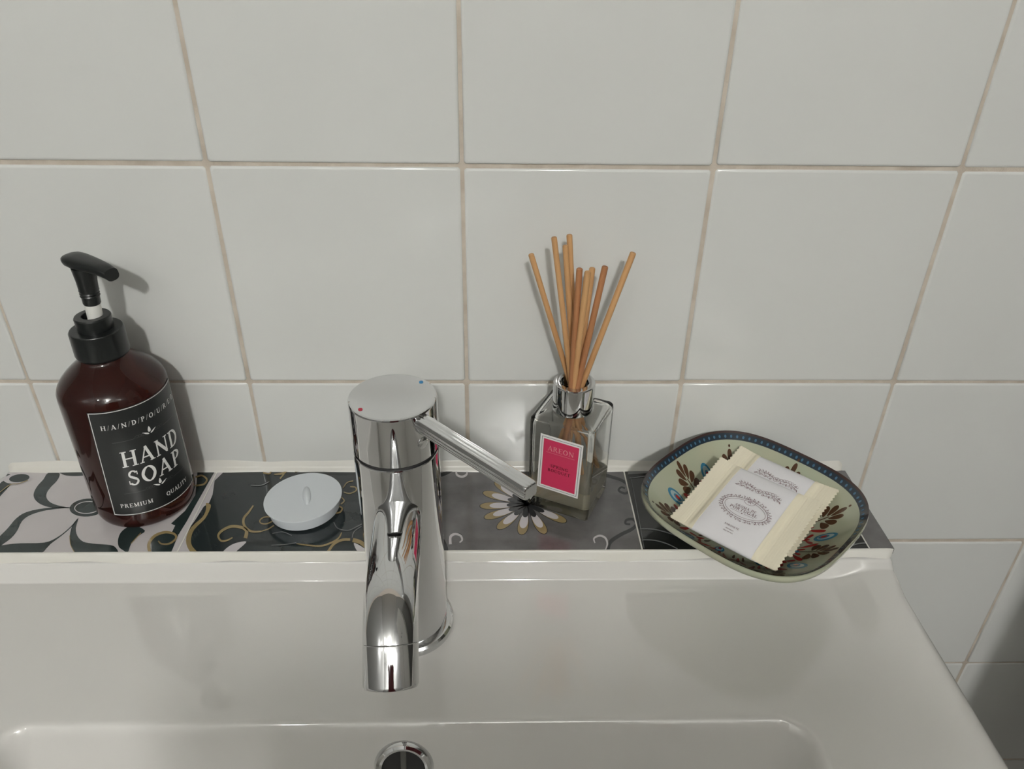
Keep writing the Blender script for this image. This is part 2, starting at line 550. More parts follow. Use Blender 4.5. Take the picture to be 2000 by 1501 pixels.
for i in range(-6, 5):
    for j in range(-5, 6):
        o = bpy.data.objects.new('wall_tile', wt)
        COL.objects.link(o)
        o.parent = wall_back
        o.location = ((i+0.5)*TP + random.uniform(-1, 1)*0.00035, random.uniform(-0.0002, 0.0003), (j+0.5)*TP + random.uniform(-1, 1)*0.00035)
        o.rotation_euler = (random.uniform(-1, 1)*0.0022, random.uniform(-1, 1)*0.001, random.uniform(-1, 1)*0.0022)

# ================================================================== WASHBASIN
ZS = -0.0753                      # top of the ledge tiles
YS = -0.0885                      # front edge of the ledge tiles
XL, XR = -0.3500, 0.2860          # basin and ledge ends
ZD = -0.0950                      # deck
def sstep(a, b, x):
    t = min(1, max(0, (x-a)/(b-a)))
    return t*t*(3-2*t)
BX0, BX1, BY0, BY1 = -0.2490, 0.1935, -0.455, -0.1985     # bowl opening
YF = -0.490
TL_ = -0.3409
def basin_z(x, y):
    # deck, with raised borders at both sides and in front
    e = min(x-XL, XR-x)
    z = ZD + 0.0085*(1-sstep(0.010, 0.046, e)) 
    z = max(z, ZD + 0.0085*(1-sstep(0.006, 0.03, y-YF)))
    # raised back ledge
    led = sstep(-0.0965, -0.0905, y)
    zl = -0.0822 + 0.0002*sstep(-0.0884, -0.0888, y) - 0.0016*sstep(-0.0890, -0.0925, y)
    z = z*(1-led) + zl*led
    # bowl: signed distance to a rounded rectangle
    R = 0.020
    cx, cy = (BX0+BX1)/2, (BY0+BY1)/2
    hx, hy = (BX1-BX0)/2-R, (BY1-BY0)/2-R
    qx, qy = abs(x-cx)-hx, abs(y-cy)-hy
    d = math.hypot(max(qx, 0), max(qy, 0)) + min(max(qx, qy), 0) - R
    if d < 0.002:
        t = -(d-0.002)                       # distance inside
        # rounded lip, then a steep wall, then a rounded floor
        lip = 0.0030
        if t < lip*2:
            dz = (t/(2*lip))**2*lip*1.9
        else:
            dz = lip*1.9 + (t-2*lip)*2.9
        dep = 0.105
        dz = dep*(1-math.exp(-dz/dep*1.0)) if dz > dep*0.5 and False else dz
        k = 0.02
        if dz > dep-k:
            dz = dep - k*math.exp(-(dz-(dep-k))/k)
        z -= dz
    # rounded outer edge
    er = 0.010 - 0.006*sstep(-0.12, -0.095, y)
    for dd in (x-XL, XR-x, y-YF):
        if dd < er:
            q = (er-dd)/er
            z -= er*(1-math.sqrt(max(0, 1-q*q)))
    return z
def linsp(a, b, n):
    return [a+(b-a)*k/n for k in range(n+1)]
def uniq(L):
    out = []
    for v in sorted(L):
        if not out or v-out[-1] > 2e-5:
            out.append(v)
    return out
edge = [0.00003, 0.0002, 0.0006, 0.0012, 0.002, 0.003, 0.0042, 0.0056, 0.0075, 0.010]
gx = uniq([XL+e for e in edge] + [XR-e for e in edge] + linsp(XL+0.01, XL+0.06, 14) + linsp(XR-0.06, XR-0.01, 14)
          + linsp(BX0-0.008, BX0+0.06, 64) + linsp(BX1-0.06, BX1+0.008, 64) + linsp(XL+0.06, XR-0.06, 70) + [XL, XR, TL_-0.00005, TL_+0.00005])
gy = uniq([YF+e for e in edge] + linsp(YF+0.01, BY0-0.01, 8) + linsp(BY0-0.01, BY0+0.06, 36) + linsp(BY0+0.06, BY1-0.06, 24)
          + linsp(BY1-0.06, BY1+0.006, 90) + linsp(BY1+0.006, -0.099, 28) + linsp(-0.099, -0.086, 30) + [-0.08855, -0.08865] + [-0.07, -0.03, -0.0005, YF])
vs_, fs = [], []
for y in gy:
    for x in gx:
        vs_.append((x, y, basin_z(x, y)))
nx, ny = len(gx), len(gy)
for j in range(ny-1):
    for i in range(nx-1):
        a = j*nx+i
        fs.append((a, a+1, a+nx+1, a+nx))
# skirt and underside
loop = [i for i in range(nx)] + [j*nx+nx-1 for j in range(1, ny)] + [(ny-1)*nx+i for i in range(nx-2, -1, -1)] + [j*nx for j in range(ny-2, 0, -1)]
ZB = -0.225
base = len(vs_)
for i in loop:
    v = vs_[i]
    vs_.append((v[0], v[1], ZB))
n = len(loop)
for k in range(n):
    k2 = (k+1) % n
    fs.append((loop[k2], loop[k], base+k, base+k2))
fs.append(tuple(base+k for k in range(n-1, -1, -1)))
basin = empty('washbasin', (-0.027, -0.245, ZB), label='white ceramic washbasin with a rectangular bowl, mounted on the tiled wall', category='washbasin')
def adopt(o, parent):
    """parent a child built in world coordinates"""
    o.parent = parent
    o.matrix_parent_inverse = Matrix.Translation(parent.location).inverted()
    return o
bo = link('basin_body', mesh('basin_body', vs_, fs), M['ceramic'])
autosmooth(bo, 50, False)
adopt(bo, basin)

# overflow in the bowl's back wall; a dark disc paints the opening's shade
ov_x = -0.0262
ov = on_plane(790, 1497, 1, -0.2105)
def bowl_wall_point(px, py):
    d = ray(px, py)
    t = 0.2
    while t < 0.8:
        p = CAM + d*t
        if p.z < basin_z(p.x, p.y):
            return p
        t += 0.0005
    return CAM + d*0.45
pc = bowl_wall_point(789, 1496)
e_ = 0.001
nrm = Vector((0, -(basin_z(pc.x, pc.y+e_)-basin_z(pc.x, pc.y-e_))/(2*e_), 1)).normalized()
ringp = [(0.0112, -0.003), (0.0112, 0.0016), (0.0120, 0.0030), (0.0135, 0.0036), (0.0152, 0.0030), (0.0163, 0.0012), (0.0166, -0.001)]
q = nrm.to_track_quat('Z', 'Y')
rg = lathe_obj('overflow_ring', ringp, M['chrome'], None, 48)
rg.rotation_mode = 'QUATERNION'; rg.rotation_quaternion = q; rg.location = pc
adopt(rg, basin)
rg['label'] = 'chrome overflow ring in the bowl wall'
h_ = lathe_obj('overflow_shade_disc', [(0.0, 0.0008), (0.0113, 0.0008), (0.0113, -0.002), (0, -0.002)], M['gap_shade'], None, 40)  # solid dark disc on the unpierced wall, coloured as the shade inside
h_.rotation_mode = 'QUATERNION'; h_.rotation_quaternion = q; h_.location = pc
adopt(h_, basin)
bm = box_bm(-0.0016, 0.0016, -0.0108, 0.0108, 0.0008, 0.0014, 0.0003)
bar = bm_obj('overflow_bar', bm, mat('dull_grey_plastic', (0.10, 0.10, 0.09), 0.5))
bar.rotation_mode = 'QUATERNION'; bar.rotation_quaternion = q; bar.location = pc
adopt(bar, basin)

# ================================================================== TILED LEDGE
ledge = empty('tiled_ledge', (-0.027, -0.044, -0.0815), label='narrow ledge of patterned tiles set with white silicone between wall and basin', category='ledge')
TL = -0.3405                      # left end of the ledge tiles
bed = bm_obj('mortar_bed', box_bm(TL+0.001, XR-0.001, YS+0.001, -0.0005, -0.0820, -0.0790), M['silicone'])
adopt(bed, ledge)
seams = [TL, -0.1870, -0.0350, 0.1170, 0.2690, XR]
tmats = ['tA', 'tB', 'tC', 'tD', 'tC']
LT = []
for k in range(5):
    x0, x1 = seams[k]+0.0004, seams[k+1]-0.0004
    o = bm_obj('ledge_tile', box_bm(x0, x1, YS, -0.0042, -0.0800, ZS, 0.0005, 2), M[tmats[k]], None, 40)
    adopt(o, ledge)
    LT.append((o, (x0+0.0004, x1-0.0004, YS+0.0004, -0.0046)))
# joints between ledge tiles
for k in range(1, 5):
    adopt(bm_obj('joint', box_bm(seams[k]-0.0005, seams[k]+0.0005, YS+0.0003, -0.0045, -0.080, ZS-0.0003), M['silicone']), ledge)

def bead(name, x0, x1, y0, z0, prof, wob, n=300):
    vs_, fs = [], []
    L = len(prof)
    for i in range(n+1):
        x = x0+(x1-x0)*i/n
        w = 1 + wob*(math.sin(x*61+1.3)+0.6*math.sin(x*137+0.4)+0.5*math.sin(x*23))*0.5
        en = math.sqrt(max(0.0, min(1.0, min(x-x0, x1-x)/0.004)))       # rounded ends
        for (dy, dz) in prof:
            vs_.append((x, y0+dy*w*(0.15+0.85*en), z0+dz*w*(0.4+0.6*en if dz > 0 else 1)))
    for i in range(n):
        for k in range(L-1):
            a = i*L+k
            fs.append((a, a+1, a+L+1, a+L))
    o = link(name, mesh(name, vs_, fs), M['silicone'], smooth=True)
    return adopt(o, ledge)
bead('silicone_bead', TL-0.001, XR-0.0015, 0.0, ZS, [(0.0003, 0.0068), (-0.0003, 0.0060), (-0.0011, 0.0030), (-0.0024, 0.0011), (-0.0048, 0.0001), (-0.0050, -0.002)], 0.16)
bead('silicone_bead', TL-0.001, XR-0.0012, YS, ZS, [(0.0005, 0.0001), (-0.0003, 0.0002), (-0.0009, -0.0004), (-0.0015, -0.0022), (-0.0023, -0.0066)], 0.18)

# prints on the ledge tiles, traced in photo pixels and laid on the tile plane
def ledge_pt(layer):
    def f(x, y):
        return (x, y, ZS + 0.00012*layer)
    return f
def L2(pts):
    """photo pixels -> ledge plane x, y"""
    out = []
    for p in pts:
        v = on_plane(p[0], p[1], 2, ZS)
        out.append((v.x, v.y))
    return out
def cropper(ox, oy, s):
    return lambda pts: [(ox+p[0]/s, oy+p[1]/s) for p in pts]
c8 = cropper(0, 880, 3.846)
c5 = cropper(0, 880, 12.5)
cF = cropper(0, 859, 2.695)
cz = cropper(0, 820, 10.72)
cB = cropper(340, 880, 5.0)
cC = cropper(840, 880, 4.348)
cD = cropper(1230, 820, 5.36)
cE = cropper(1600, 880, 6.0)
def blob(pts, c, n=5):
    return L2(smooth_pts(c(pts), n, True))
def stroke(pts, c, w, taper=None):
    return [L2(Q) for Q in ribbon(c(pts), w, 6, taper)]
def tap(t):
    return 0.35 + 0.65*math.sin(PI*min(1, max(0, t)))**0.6
def put(k, name, polys, layer, m):
    o, cl = LT[k]
    for d in decal(name, polys, ledge_pt(layer), M[m], None, cl, True) or []:
        d.parent = o
# LT objects sit at origin with world coordinates, so their children use the same frame
# --- tile A: white with dark swirls
A_dark = [
    blob([(170, 1130), (90, 1260), (0, 1330), (-200, 1600), (-100, 1700), (20, 1580), (220, 1360), (350, 1230)], cz),
    blob([(1180, 540), (1060, 700), (930, 840), (850, 970), (820, 1080), (850, 1180), (950, 1280), (1100, 1350), (1300, 1392), (1500, 1400), (1750, 1400),
          (1600, 1372), (1400, 1330), (1250, 1270), (1160, 1190), (1130, 1100), (1160, 1000), (1250, 880), (1360, 770), (1440, 650), (1440, 540)], c5, 3),
    blob([(1500, 560), (1620, 605), (1850, 618), (2100, 600), (2400, 560), (2400, 520), (1500, 520)], c5, 3),
    blob([(540, 424), (350, 430), (200, 460), (120, 510), (60, 580), (0, 640), (-120, 760), (-60, 790), (0, 720), (80, 660), (130, 600), (165, 530), (230, 482), (350, 447)], c8, 3),
    blob([(585, 510), (520, 580), (430, 650), (330, 690), (150, 695), (60, 703), (-40, 725), (-60, 770), (0, 780), (280, 780), (380, 700), (480, 625), (560, 550)], c8, 3),
    blob([(590, 505), (545, 560), (525, 640), (532, 710), (565, 770), (600, 800), (880, 800), (890, 765), (870, 728), (830, 708), (700, 697), (625, 682), (582, 640), (570, 580)], c8, 3),
    blob([(920, 600), (888, 660), (892, 720), (930, 750), (960, 765), (985, 700), (1040, 640), (1090, 600), (1000, 560)], c8, 3),
    L2(cF([(795, 530), (820, 502), (862, 486), (925, 484), (938, 500), (912, 566), (890, 615), (800, 615)])),
    L2(cF([(1040, 150), (1140, 150), (1085, 245), (1020, 360), (985, 425), (940, 498), (905, 486), (922, 450), (900, 440), (975, 372), (1028, 290), (1036, 220)])),
    L2(ellipse(171, 991, 35, 17.5, -0.08)),
]
A_dark.append(L2(ellipse(150, 918, 10, 4)))
put(0, 'dark_swirl_print', A_dark, 1, 'p_dark')
A_white = [L2(ellipse(36, 934, 29, 10.5, -0.12))] + [L2(Q) for Q in ribbon(ellipse(171, 991, 25, 11.5, -0.08, 40) + [ellipse(171, 991, 25, 11.5, -0.08, 40)[0]], 1.6, 0)]
put(0, 'white_ring_print', A_white, 2, 'p_white')
A_dk2 = [L2(ellipse(38, 934, 20, 7.6, -0.12))]
put(0, 'dark_oval_print', A_dk2, 3, 'p_dark')
A_gold = stroke([(1135, 790), (1118, 710), (1160, 645), (1240, 615), (1310, 628), (1322, 662), (1275, 700), (1215, 702), (1190, 680)], c8, 5.5, lambda t: 1.15-0.7*t) \
    + stroke([(1470, 265), (1530, 255), (1555, 220), (1520, 190), (1470, 200)], c8, 3.5) \
    + stroke([(985, 700), (1040, 640), (1060, 620)], c8, 1.5) + stroke([(525, 640), (532, 710), (565, 770)], c8, 1.3) + stroke([(0, 962), (20, 947), (36, 945), (55, 938)], lambda p: p, 1.5)
put(0, 'gold_curl_print', A_gold, 4, 'p_tan')
# --- tile B: dark teal with tan curls
B_white = [L2(c8([(1650, 140), (1640, 150), (1300, 780), (1310, 800), (1480, 800), (1440, 740), (1402, 690), (1418, 590), (1480, 500), (1530, 420), (1572, 390), (1597, 330), (1612, 225), (1690, 150)])),
           blob([(470, 1005), (520, 945), (600, 902), (705, 886), (650, 945), (560, 1012)], cB, 4),
           blob([(1755, 900), (1830, 935), (1900, 990), (1800, 990)], cB, 4), blob([(860, 200), (935, 190), (925, 225)], cB, 3)]
put(1, 'white_leaf_print', B_white, 1, 'p_white')
B_tan = [blob([(1548, 395), (1582, 405), (1578, 440), (1540, 512), (1462, 590), (1436, 660), (1446, 720), (1510, 790), (1460, 790), (1408, 725), (1400, 650), (1440, 572), (1520, 500), (1548, 440)], c8, 3)]
B_tan += stroke([(697, 855), (708, 785), (660, 750), (560, 740), (470, 780), (432, 830), (460, 880), (520, 875), (572, 848)], cB, 6.2, lambda t: 1.15-0.75*t)
B_tan += stroke([(775, 535), (730, 600), (682, 660), (682, 722), (722, 772), (780, 792), (850, 788)], cB, 4.6, lambda t: 0.6+0.5*math.sin(PI*t))
B_tan += stroke([(965, 648), (880, 650), (838, 682), (852, 710), (905, 714), (960, 690)], cB, 2.4)
B_tan += stroke([(850, 788), (920, 765), (975, 730)], cB, 2.2)
B_tan += stroke([(1195, 908), (1320, 925), (1440, 930), (1550, 892), (1610, 850), (1637, 798)], cB, 3.6, tap)
B_tan += stroke([(1505, 985), (1560, 912), (1640, 872), (1720, 868)], cB, 5)
B_tan += stroke([(1745, 872), (1820, 895), (1880, 945), (1920, 1000)], cB, 8)
B_tan += stroke([(1650, 365), (1690, 312), (1750, 295)], cB, 2.2) + stroke([(1655, 405), (1715, 418), (1775, 392), (1772, 358), (1720, 352)], cB, 2.4)
B_tan += stroke([(1635, 455), (1662, 490), (1630, 522)], cB, 2.6) + stroke([(1590, 535), (1640, 560), (1622, 600), (1565, 612)], cB, 3)
B_tan += stroke([(975, 232), (1060, 222), (1115, 188)], cB, 4, tap) + stroke([(1035, 275), (1075, 225)], cB, 3) + stroke([(1180, 205), (1300, 190), (1420, 195)], cB, 3) + stroke([(870, 215), (930, 225), (950, 195)], cB, 3)
# curls that run on behind the tap and under the plug
B_tan += stroke([(1960, 905), (2060, 860), (2140, 900), (2120, 960), (2060, 950)], cB, 6, tap) + stroke([(1100, 470), (1200, 420), (1290, 470), (1260, 540), (1180, 530)], cB, 5, tap)
put(1, 'tan_curl_print', B_tan, 2, 'p_tan')
B_faint = stroke([(950, 925), (1080, 918), (1195, 900)], cB, 1.6) + stroke([(750, 340), (850, 340), (930, 305)], cB, 1.6) + stroke([(1560, 700), (1600, 760), (1700, 780), (1790, 740), (1840, 715)], cB, 1.8) + stroke([(1740, 850), (1760, 790), (1830, 740)], cB, 1.8) + stroke([(960, 810), (1060, 795), (1150, 830)], cB, 1.4)
put(1, 'faint_curl_print', B_faint, 3, 'p_grey')
# --- tile C: grey with a daisy
fc = on_plane(1030, 986, 2, ZS)
tips = []
for (tx, ty) in [(555, 260), (452, 352), (424, 470), (462, 572), (575, 665), (775, 712), (975, 705), (1155, 605)]:
    v = on_plane(840+tx/4.348, 880+ty/4.348, 2, ZS)
    tips.append((v.x, v.y))
for a_ in (5, 33, 61, 90, 118):
    tips.append((fc.x + 0.030*math.cos(math.radians(a_)), fc.y + 0.030*math.sin(math.radians(a_))))
pet, petw, petd, outl = [], [], [], []
for (tx, ty) in tips:
    dx, dy = tx-fc.x, ty-fc.y
    L = math.hypot(dx, dy)
    w = max(0.0095, L*0.30)
    b = 0.18
    outl.append(drop(fc.x+dx*b*0.9, fc.y+dy*b*0.9, tx+dx/L*0.0005, ty+dy/L*0.0005, w+0.0011))
    pet.append(drop(fc.x+dx*b, fc.y+dy*b, tx, ty, w))
    petw.append(drop(fc.x+dx*b, fc.y+dy*b, fc.x+dx*0.80, fc.y+dy*0.80, w*0.80))
    petd.append(drop(fc.x, fc.y, fc.x+dx*0.44, fc.y+dy*0.44, w*0.62))
put(2, 'petal_outline_print', outl, 1, 'p_dgrey')
put(2, 'tan_petal_print', pet, 2, 'p_tan')
put(2, 'white_petal_print', petw, 3, 'p_white')
put(2, 'dark_petal_print', petd, 4, 'p_dgrey')
C_dark = stroke([(1505, 850), (1530, 775), (1620, 712), (1715, 665), (1752, 620), (1722, 582), (1668, 588), (1660, 618), (1700, 625)], cC, 6.5, lambda t: 1.25-0.7*t)
C_dark += stroke([(1480, 205), (1540, 222), (1620, 248), (1680, 290), (1692, 338), (1655, 362), (1602, 338), (1622, 310), (1655, 318)], cC, 5.5, lambda t: 1.2-0.6*t)
C_dark += [blob([(40, 215), (120, 180), (205, 162), (160, 195), (90, 222)], cC, 3), blob([(100, 740), (130, 770), (155, 850), (90, 850)], cC, 3)]
C_dark += stroke([(160, 790), (160, 735), (210, 698), (268, 712)], cC, 2)
put(2, 'dark_scroll_print', C_dark, 1, 'p_dgrey')
C_wh = stroke([(172, 795), (172, 735), (210, 708), (258, 722), (272, 758), (250, 780)], cC, 5.5, lambda t: 1.1-0.6*t) + stroke([(222, 165), (228, 205), (270, 222), (308, 205), (314, 175)], cC, 4.5, tap) \
    + stroke([(1400, 785), (1392, 745), (1440, 722), (1488, 742), (1505, 790), (1490, 840)], cC, 4, tap)
put(2, 'pale_curl_print', C_wh, 2, 'p_white')
# --- tile D: black with pale lines
D_grey = [L2(cD([(-20, 500), (300, 490), (320, 545), (-20, 572)]))]
put(3, 'grey_band_print', D_grey, 1, 'p_grey')
D_line = stroke([(-10, 612), (80, 600), (300, 570)], cD, 1.7) + stroke([(105, 1140), (250, 1145), (400, 1182), (560, 1240)], cD, 2.2) + stroke([(125, 1255), (250, 1260), (380, 1292), (500, 1350)], cD, 2.0)
D_line += stroke([(300, 975), (430, 965), (545, 955)], cE, 2.0) + stroke([(300, 1150), (350, 1128), (450, 1092), (610, 1075)], cE, 2.6)
D_line += stroke([(8, 600), (60, 850), (150, 1345)], cD, 1.3)
D_line += stroke([(520, 860), (600, 1030), (660, 1140)], cE, 1.6)
put(3, 'pale_line_print', D_line, 2, 'p_grey')

# ================================================================== TAP
FX, FY = -0.0325, -0.1310
tap_o = empty('mixer_tap', (FX, FY, ZD), label='chrome single-lever mixer tap standing on the basin deck', category='tap')
R_ = 0.0226
def tl(name, prof, m, **k):
    o = lathe_obj(name, prof, m, tap_o, 96, (0, 0, -ZD), 30, **k)
    return o
tl('base_ring', [(0.0, ZD+0.0001), (0.0262, ZD+0.0001), (0.0266, ZD+0.0020), (0.0262, ZD+0.0042), (0.0250, ZD+0.0056), (0.0232, ZD+0.0060), (0.0, ZD+0.0060)], M['chrome'])
tl('tap_body', [(0.0, ZD+0.006), (R_, ZD+0.006), (R_, 0.0400), (R_-0.0004, 0.0408), (0.0, 0.0408)], M['chrome'])
tl('joint_groove', [(0.0, 0.0408), (R_-0.0014, 0.0408), (R_-0.0014, 0.0426), (0.0, 0.0426)], M['gap_shade'])
tl('handle_cap', [(0.0, 0.0426), (R_-0.0005, 0.0426), (R_, 0.0432), (R_, 0.0708), (R_-0.0004, 0.0717), (R_-0.0012, 0.0720)], M['chrome'])
tl('cap_top', [(R_-0.0012, 0.0720), (0.0, 0.07205)], M['satin_chrome'])
for nm, az, m in (('red_mark', 221, 'red_dot'), ('blue_mark', 45, 'blue_dot')):
    a = math.radians(az)
    lathe_obj(nm, [(0.0011, 0.0719), (0.0011, 0.0723), (0.0, 0.0723)], M[m], tap_o, 16, (0.0190*math.cos(a), 0.0190*math.sin(a), -ZD))
# lever: flat rounded bar to the front right
la = math.radians(-45)
ld = Vector((math.cos(la), math.sin(la), 0)); ls = Vector((-ld.y, ld.x, 0))
bm = bmesh.new()
rows = []
sect = []
hw, ht, cr = 0.0043, 0.0040, 0.0016
for (sx, sz, a0) in ((1, 1, 0), (-1, 1, 90), (-1, -1, 180), (1, -1, 270)):
    for k in range(6):
        a = math.radians(a0 + 90*k/5)
        sect.append((sx*(hw-cr)+cr*math.cos(a), sz*(ht-cr)+cr*math.sin(a)))
sect = []
for k in range(72):
    a = 2*PI*k/72
    ca, sa = math.cos(a), math.sin(a)
    q_ = (abs(ca)**5 + abs(sa)**5)**(-0.2)
    fl = 0.00022*(0.5-0.5*math.cos(a*14)) 
    sect.append((ca*(hw*q_-fl), sa*(ht*q_-fl)))
for (d_, sc) in ((0.0195, 1), (0.0225, 1), (0.05, 1), (0.0935, 1), (0.0952, 0.93), (0.0960, 0.80)):
    zc = 0.0662 - 0.010*(d_-0.02)
    rows.append([bm.verts.new(ld*d_ + ls*(s[0]*sc) + Vector((0, 0, zc - ZD + s[1]*sc))) for s in sect])
for A, B in zip(rows[:-1], rows[1:]):
    for k in range(len(A)):
        bm.faces.new((A[k], A[(k+1) % len(A)], B[(k+1) % len(A)], B[k]))
bm.faces.new(rows[0]); bm.faces.new(rows[-1])
lv = bm_obj('lever', bm, M['chrome'], tap_o, 60)
# set-screw plug under the lever
sp = lathe_obj('set_screw', [(0.0, 0.0006), (0.0026, 0.0006), (0.0033, 0.0002), (0.0034, -0.001), (0.0, -0.001)], M['chrome'], tap_o, 24, (0, 0, 0))
sp.rotation_euler = (0, PI/2, la); sp.location = ld*R_ + Vector((0, 0, 0.0545-ZD))
# spout
SD = Vector((0.055, -1, 0)).normalized()
path, rr_ = [], []
SPR = 0.0124
z0, z1 = 0.0080, 0.0035
def spt(s, z):
    return SD*s + Vector((0, 0, z-ZD))
for k in range(6):
    t = k/6
    path.append(spt(0.012 + 0.038*t, 0.0085 + 0.0035*t))
bz = [(0.050, 0.0120), (0.070, 0.0139), (0.0840, 0.0165), (0.0963, 0.0033)]
for k in range(25):
    t = k/24
    w = ((1-t)**3, 3*t*(1-t)**2, 3*t*t*(1-t), t**3)
    path.append(spt(sum(w[i]*bz[i][0] for i in range(4)), sum(w[i]*bz[i][1] for i in range(4))))
end = path[-1]
dirn = (spt(0.0963, 0.0033) - spt(0.0840, 0.0165)).normalized()
path.append(end + dirn*0.0004)
bm = sweep_bm(path, SPR, 48)
bm_obj('spout', bm, M['chrome'], tap_o, 40)
ap = [end + dirn*s for s in (0.0004, 0.0006, 0.0010, 0.006, 0.0180, 0.0193, 0.0199)]
ar = [SPR-0.0006, SPR-0.0002, SPR, SPR, SPR, SPR-0.0006, SPR-0.0022]
bm_obj('aerator', sweep_bm(ap, lambda i: ar[i], 48), M['chrome'], tap_o, 40)
# collar where the spout leaves the body
# ================================================================== SOAP DISPENSER
SX, SY = -0.2248, -0.0372
soap = empty('soap_dispenser', (SX, SY, ZS), label='amber pump bottle of hand soap with a black label on the ledge', category='soap bottle')
def zz(z): return z - ZS
BR = 0.0326
def prof_curve(pts, n=8):
    return smooth_pts(pts, n)
bprof = [(0.0, 0.0016), (0.018, 0.0014), (0.0245, 0.0002), (0.0268, 0.0003), (0.0293, 0.0015), (0.0312, 0.0038), (0.0323, 0.0070), (BR, 0.0105), (BR, 0.03), (BR, 0.06), (BR, 0.0950),
         (0.0322, 0.0985), (0.0309, 0.1016), (0.0284, 0.1052), (0.0250, 0.1088), (0.0212, 0.1122), (0.0178, 0.1150), (0.0155, 0.1172), (0.0142, 0.1192), (0.0140, 0.1215)]
o = lathe_obj('bottle', bprof + [(0.0, 0.1216)], M['amber'], soap, 96, ang=50)
o['label'] = 'dark amber translucent bottle'
zc0, zc1 = zz(0.0435), zz(0.0620)
lathe_obj('collar', [(0.0, zc0), (0.0138, zc0), (0.0152, zc0+0.0012), (0.0158, zc0+0.0030), (0.0156, zc1-0.0012), (0.0150, zc1-0.0003), (0.0140, zc1), (0.0, zc1)], M['black_plastic'], soap, 72)
zr0, zr1 = zc1-0.0005, zz(0.0705)
lathe_obj('locking_ring', [(0.0, zr0), (0.0103, zr0), (0.0105, zr1-0.0008), (0.0099, zr1), (0.0062, zr1), (0.0058, zr1-0.0006), (0.0054, zr1-0.006), (0.0, zr1-0.006)], M['black_plastic'], soap, 56)
# the plunger leans a little
pl = (Vector((0.0015, 0, zz(0.062))), Vector((0.0033, 0, zz(0.0995))))
def on_axis(t): return pl[0] + (pl[1]-pl[0])*t
ax = (pl[1]-pl[0])
def tube_axis(z): return pl[0] + ax*((zz(z)-pl[0].z)/ax.z)
bm = sweep_bm([tube_axis(z) for z in (0.0648, 0.0720, 0.0800)], 0.0045, 32)
bm_obj('plunger_tube', bm, M['white_plastic'], soap, 40)
zs_ = [0.0782, 0.0790, 0.0830, 0.0838, 0.0846, 0.0854, 0.0862, 0.0872, 0.0880, 0.0930, 0.0985, 0.1020]
rs_ = [0.0046, 0.0050, 0.0051, 0.0056, 0.0051, 0.0056, 0.0051, 0.0057, 0.0055, 0.0058, 0.0064, 0.0068]
bm = sweep_bm([tube_axis(z) for z in zs_], lambda i: rs_[i], 40)
bm_obj('pump_stem', bm, M['black_plastic'], soap, 50)
# pump head: a rounded nozzle drooping to its tip
ha = math.radians(-25)
hd = Vector((math.cos(ha), math.sin(ha), 0)); hs = Vector((-hd.y, hd.x, 0))
hc = tube_axis(0.1045)
prof_h = [(-0.0128, 0.6, 0.8, 0.0016), (-0.0122, 3.2, 2.0, 0.0016), (-0.0105, 5.4, 3.1, 0.0015), (-0.0075, 6.8, 4.0, 0.0014), (-0.003, 7.2, 4.3, 0.0010), (0.003, 6.9, 4.2, 0.0004), (0.009, 6.1, 3.9, 0.0000),
          (0.014, 5.4, 3.8, -0.0006), (0.018, 5.0, 3.8, -0.0014), (0.0208, 4.7, 3.9, -0.0023), (0.0224, 4.6, 3.8, -0.0030)]
bm = bmesh.new()
rows = []
for (s, hw_, hh, dz) in prof_h:
    row = []
    for k in range(28):
        a = 2*PI*k/28
        ca, sa = math.cos(a), math.sin(a)
        ex = 0.75
        x_ = hw_*0.001*math.copysign(abs(ca)**ex, ca)
        z_ = hh*0.001*math.copysign(abs(sa)**ex, sa)
        if sa > 0:
            z_ *= 0.75
        row.append(bm.verts.new(hc + hd*(s - 0.25*z_ if s > 0.02 else s) + hs*x_ + Vector((0, 0, dz+z_))))
    rows.append(row)
for A, B in zip(rows[:-1], rows[1:]):
    for k in range(28):
        bm.faces.new((A[k], A[(k+1) % 28], B[(k+1) % 28], B[k]))
bm.faces.new(rows[0]); bm.faces.new(rows[-1])
bm_obj('pump_head', bm, M['black_plastic'], soap, 45)
# label wrapped around the bottle; print coordinates: u in metres along the arc (0 = middle), v = height
LB0, LBT, LBB = -43.0, zz(0.0205), zz(-0.0598)
def lab(layer):
    def f(u, v):
        # the label is stuck on very slightly askew
        a = math.radians(LB0 + 4.0*(v-zz(-0.02))/0.04) + u/BR
        r = BR + 0.00018 + 0.00010*layer
        return (r*math.cos(a), r*math.sin(a), v)
    return f
HU = BR*math.radians(54)
def grid_polys(x0, x1, y0, y1, nx, ny):
    return [[(x0+(x1-x0)*i/nx, y0+(y1-y0)*j/ny), (x0+(x1-x0)*(i+1)/nx, y0+(y1-y0)*j/ny), (x0+(x1-x0)*(i+1)/nx, y0+(y1-y0)*(j+1)/ny), (x0+(x1-x0)*i/nx, y0+(y1-y0)*(j+1)/ny)] for i in range(nx) for j in range(ny)]
def fix_normals(o, c):
    me = o.data
    bm = bmesh.new(); bm.from_mesh(me); bm.normal_update()
    for f in bm.faces:
        if f.normal.dot(f.calc_center_median()-c) < 0:
            f.normal_flip()
    bmesh.ops.remove_doubles(bm, verts=bm.verts[:], dist=1e-6)
    bm.to_mesh(me); bm.free()
def ldecal(name, polys, layer, m, parent, split=False):
    ds = decal(name, polys, lab(layer), M[m], parent, None, split, 0.0012)
    for d in (ds if split else [ds]):
        fix_normals(d, Vector((0, 0, 0.05)))
        for p in d.data.polygons:
            p.use_smooth = True
    return ds
lb = ldecal('label', grid_polys(-HU-0.0006, HU+0.0006, LBB-0.0006, LBT+0.0006, 40, 6), 0, 'label_black', soap)
lb['label'] = 'black paper label with white print'
lw = 0.0005
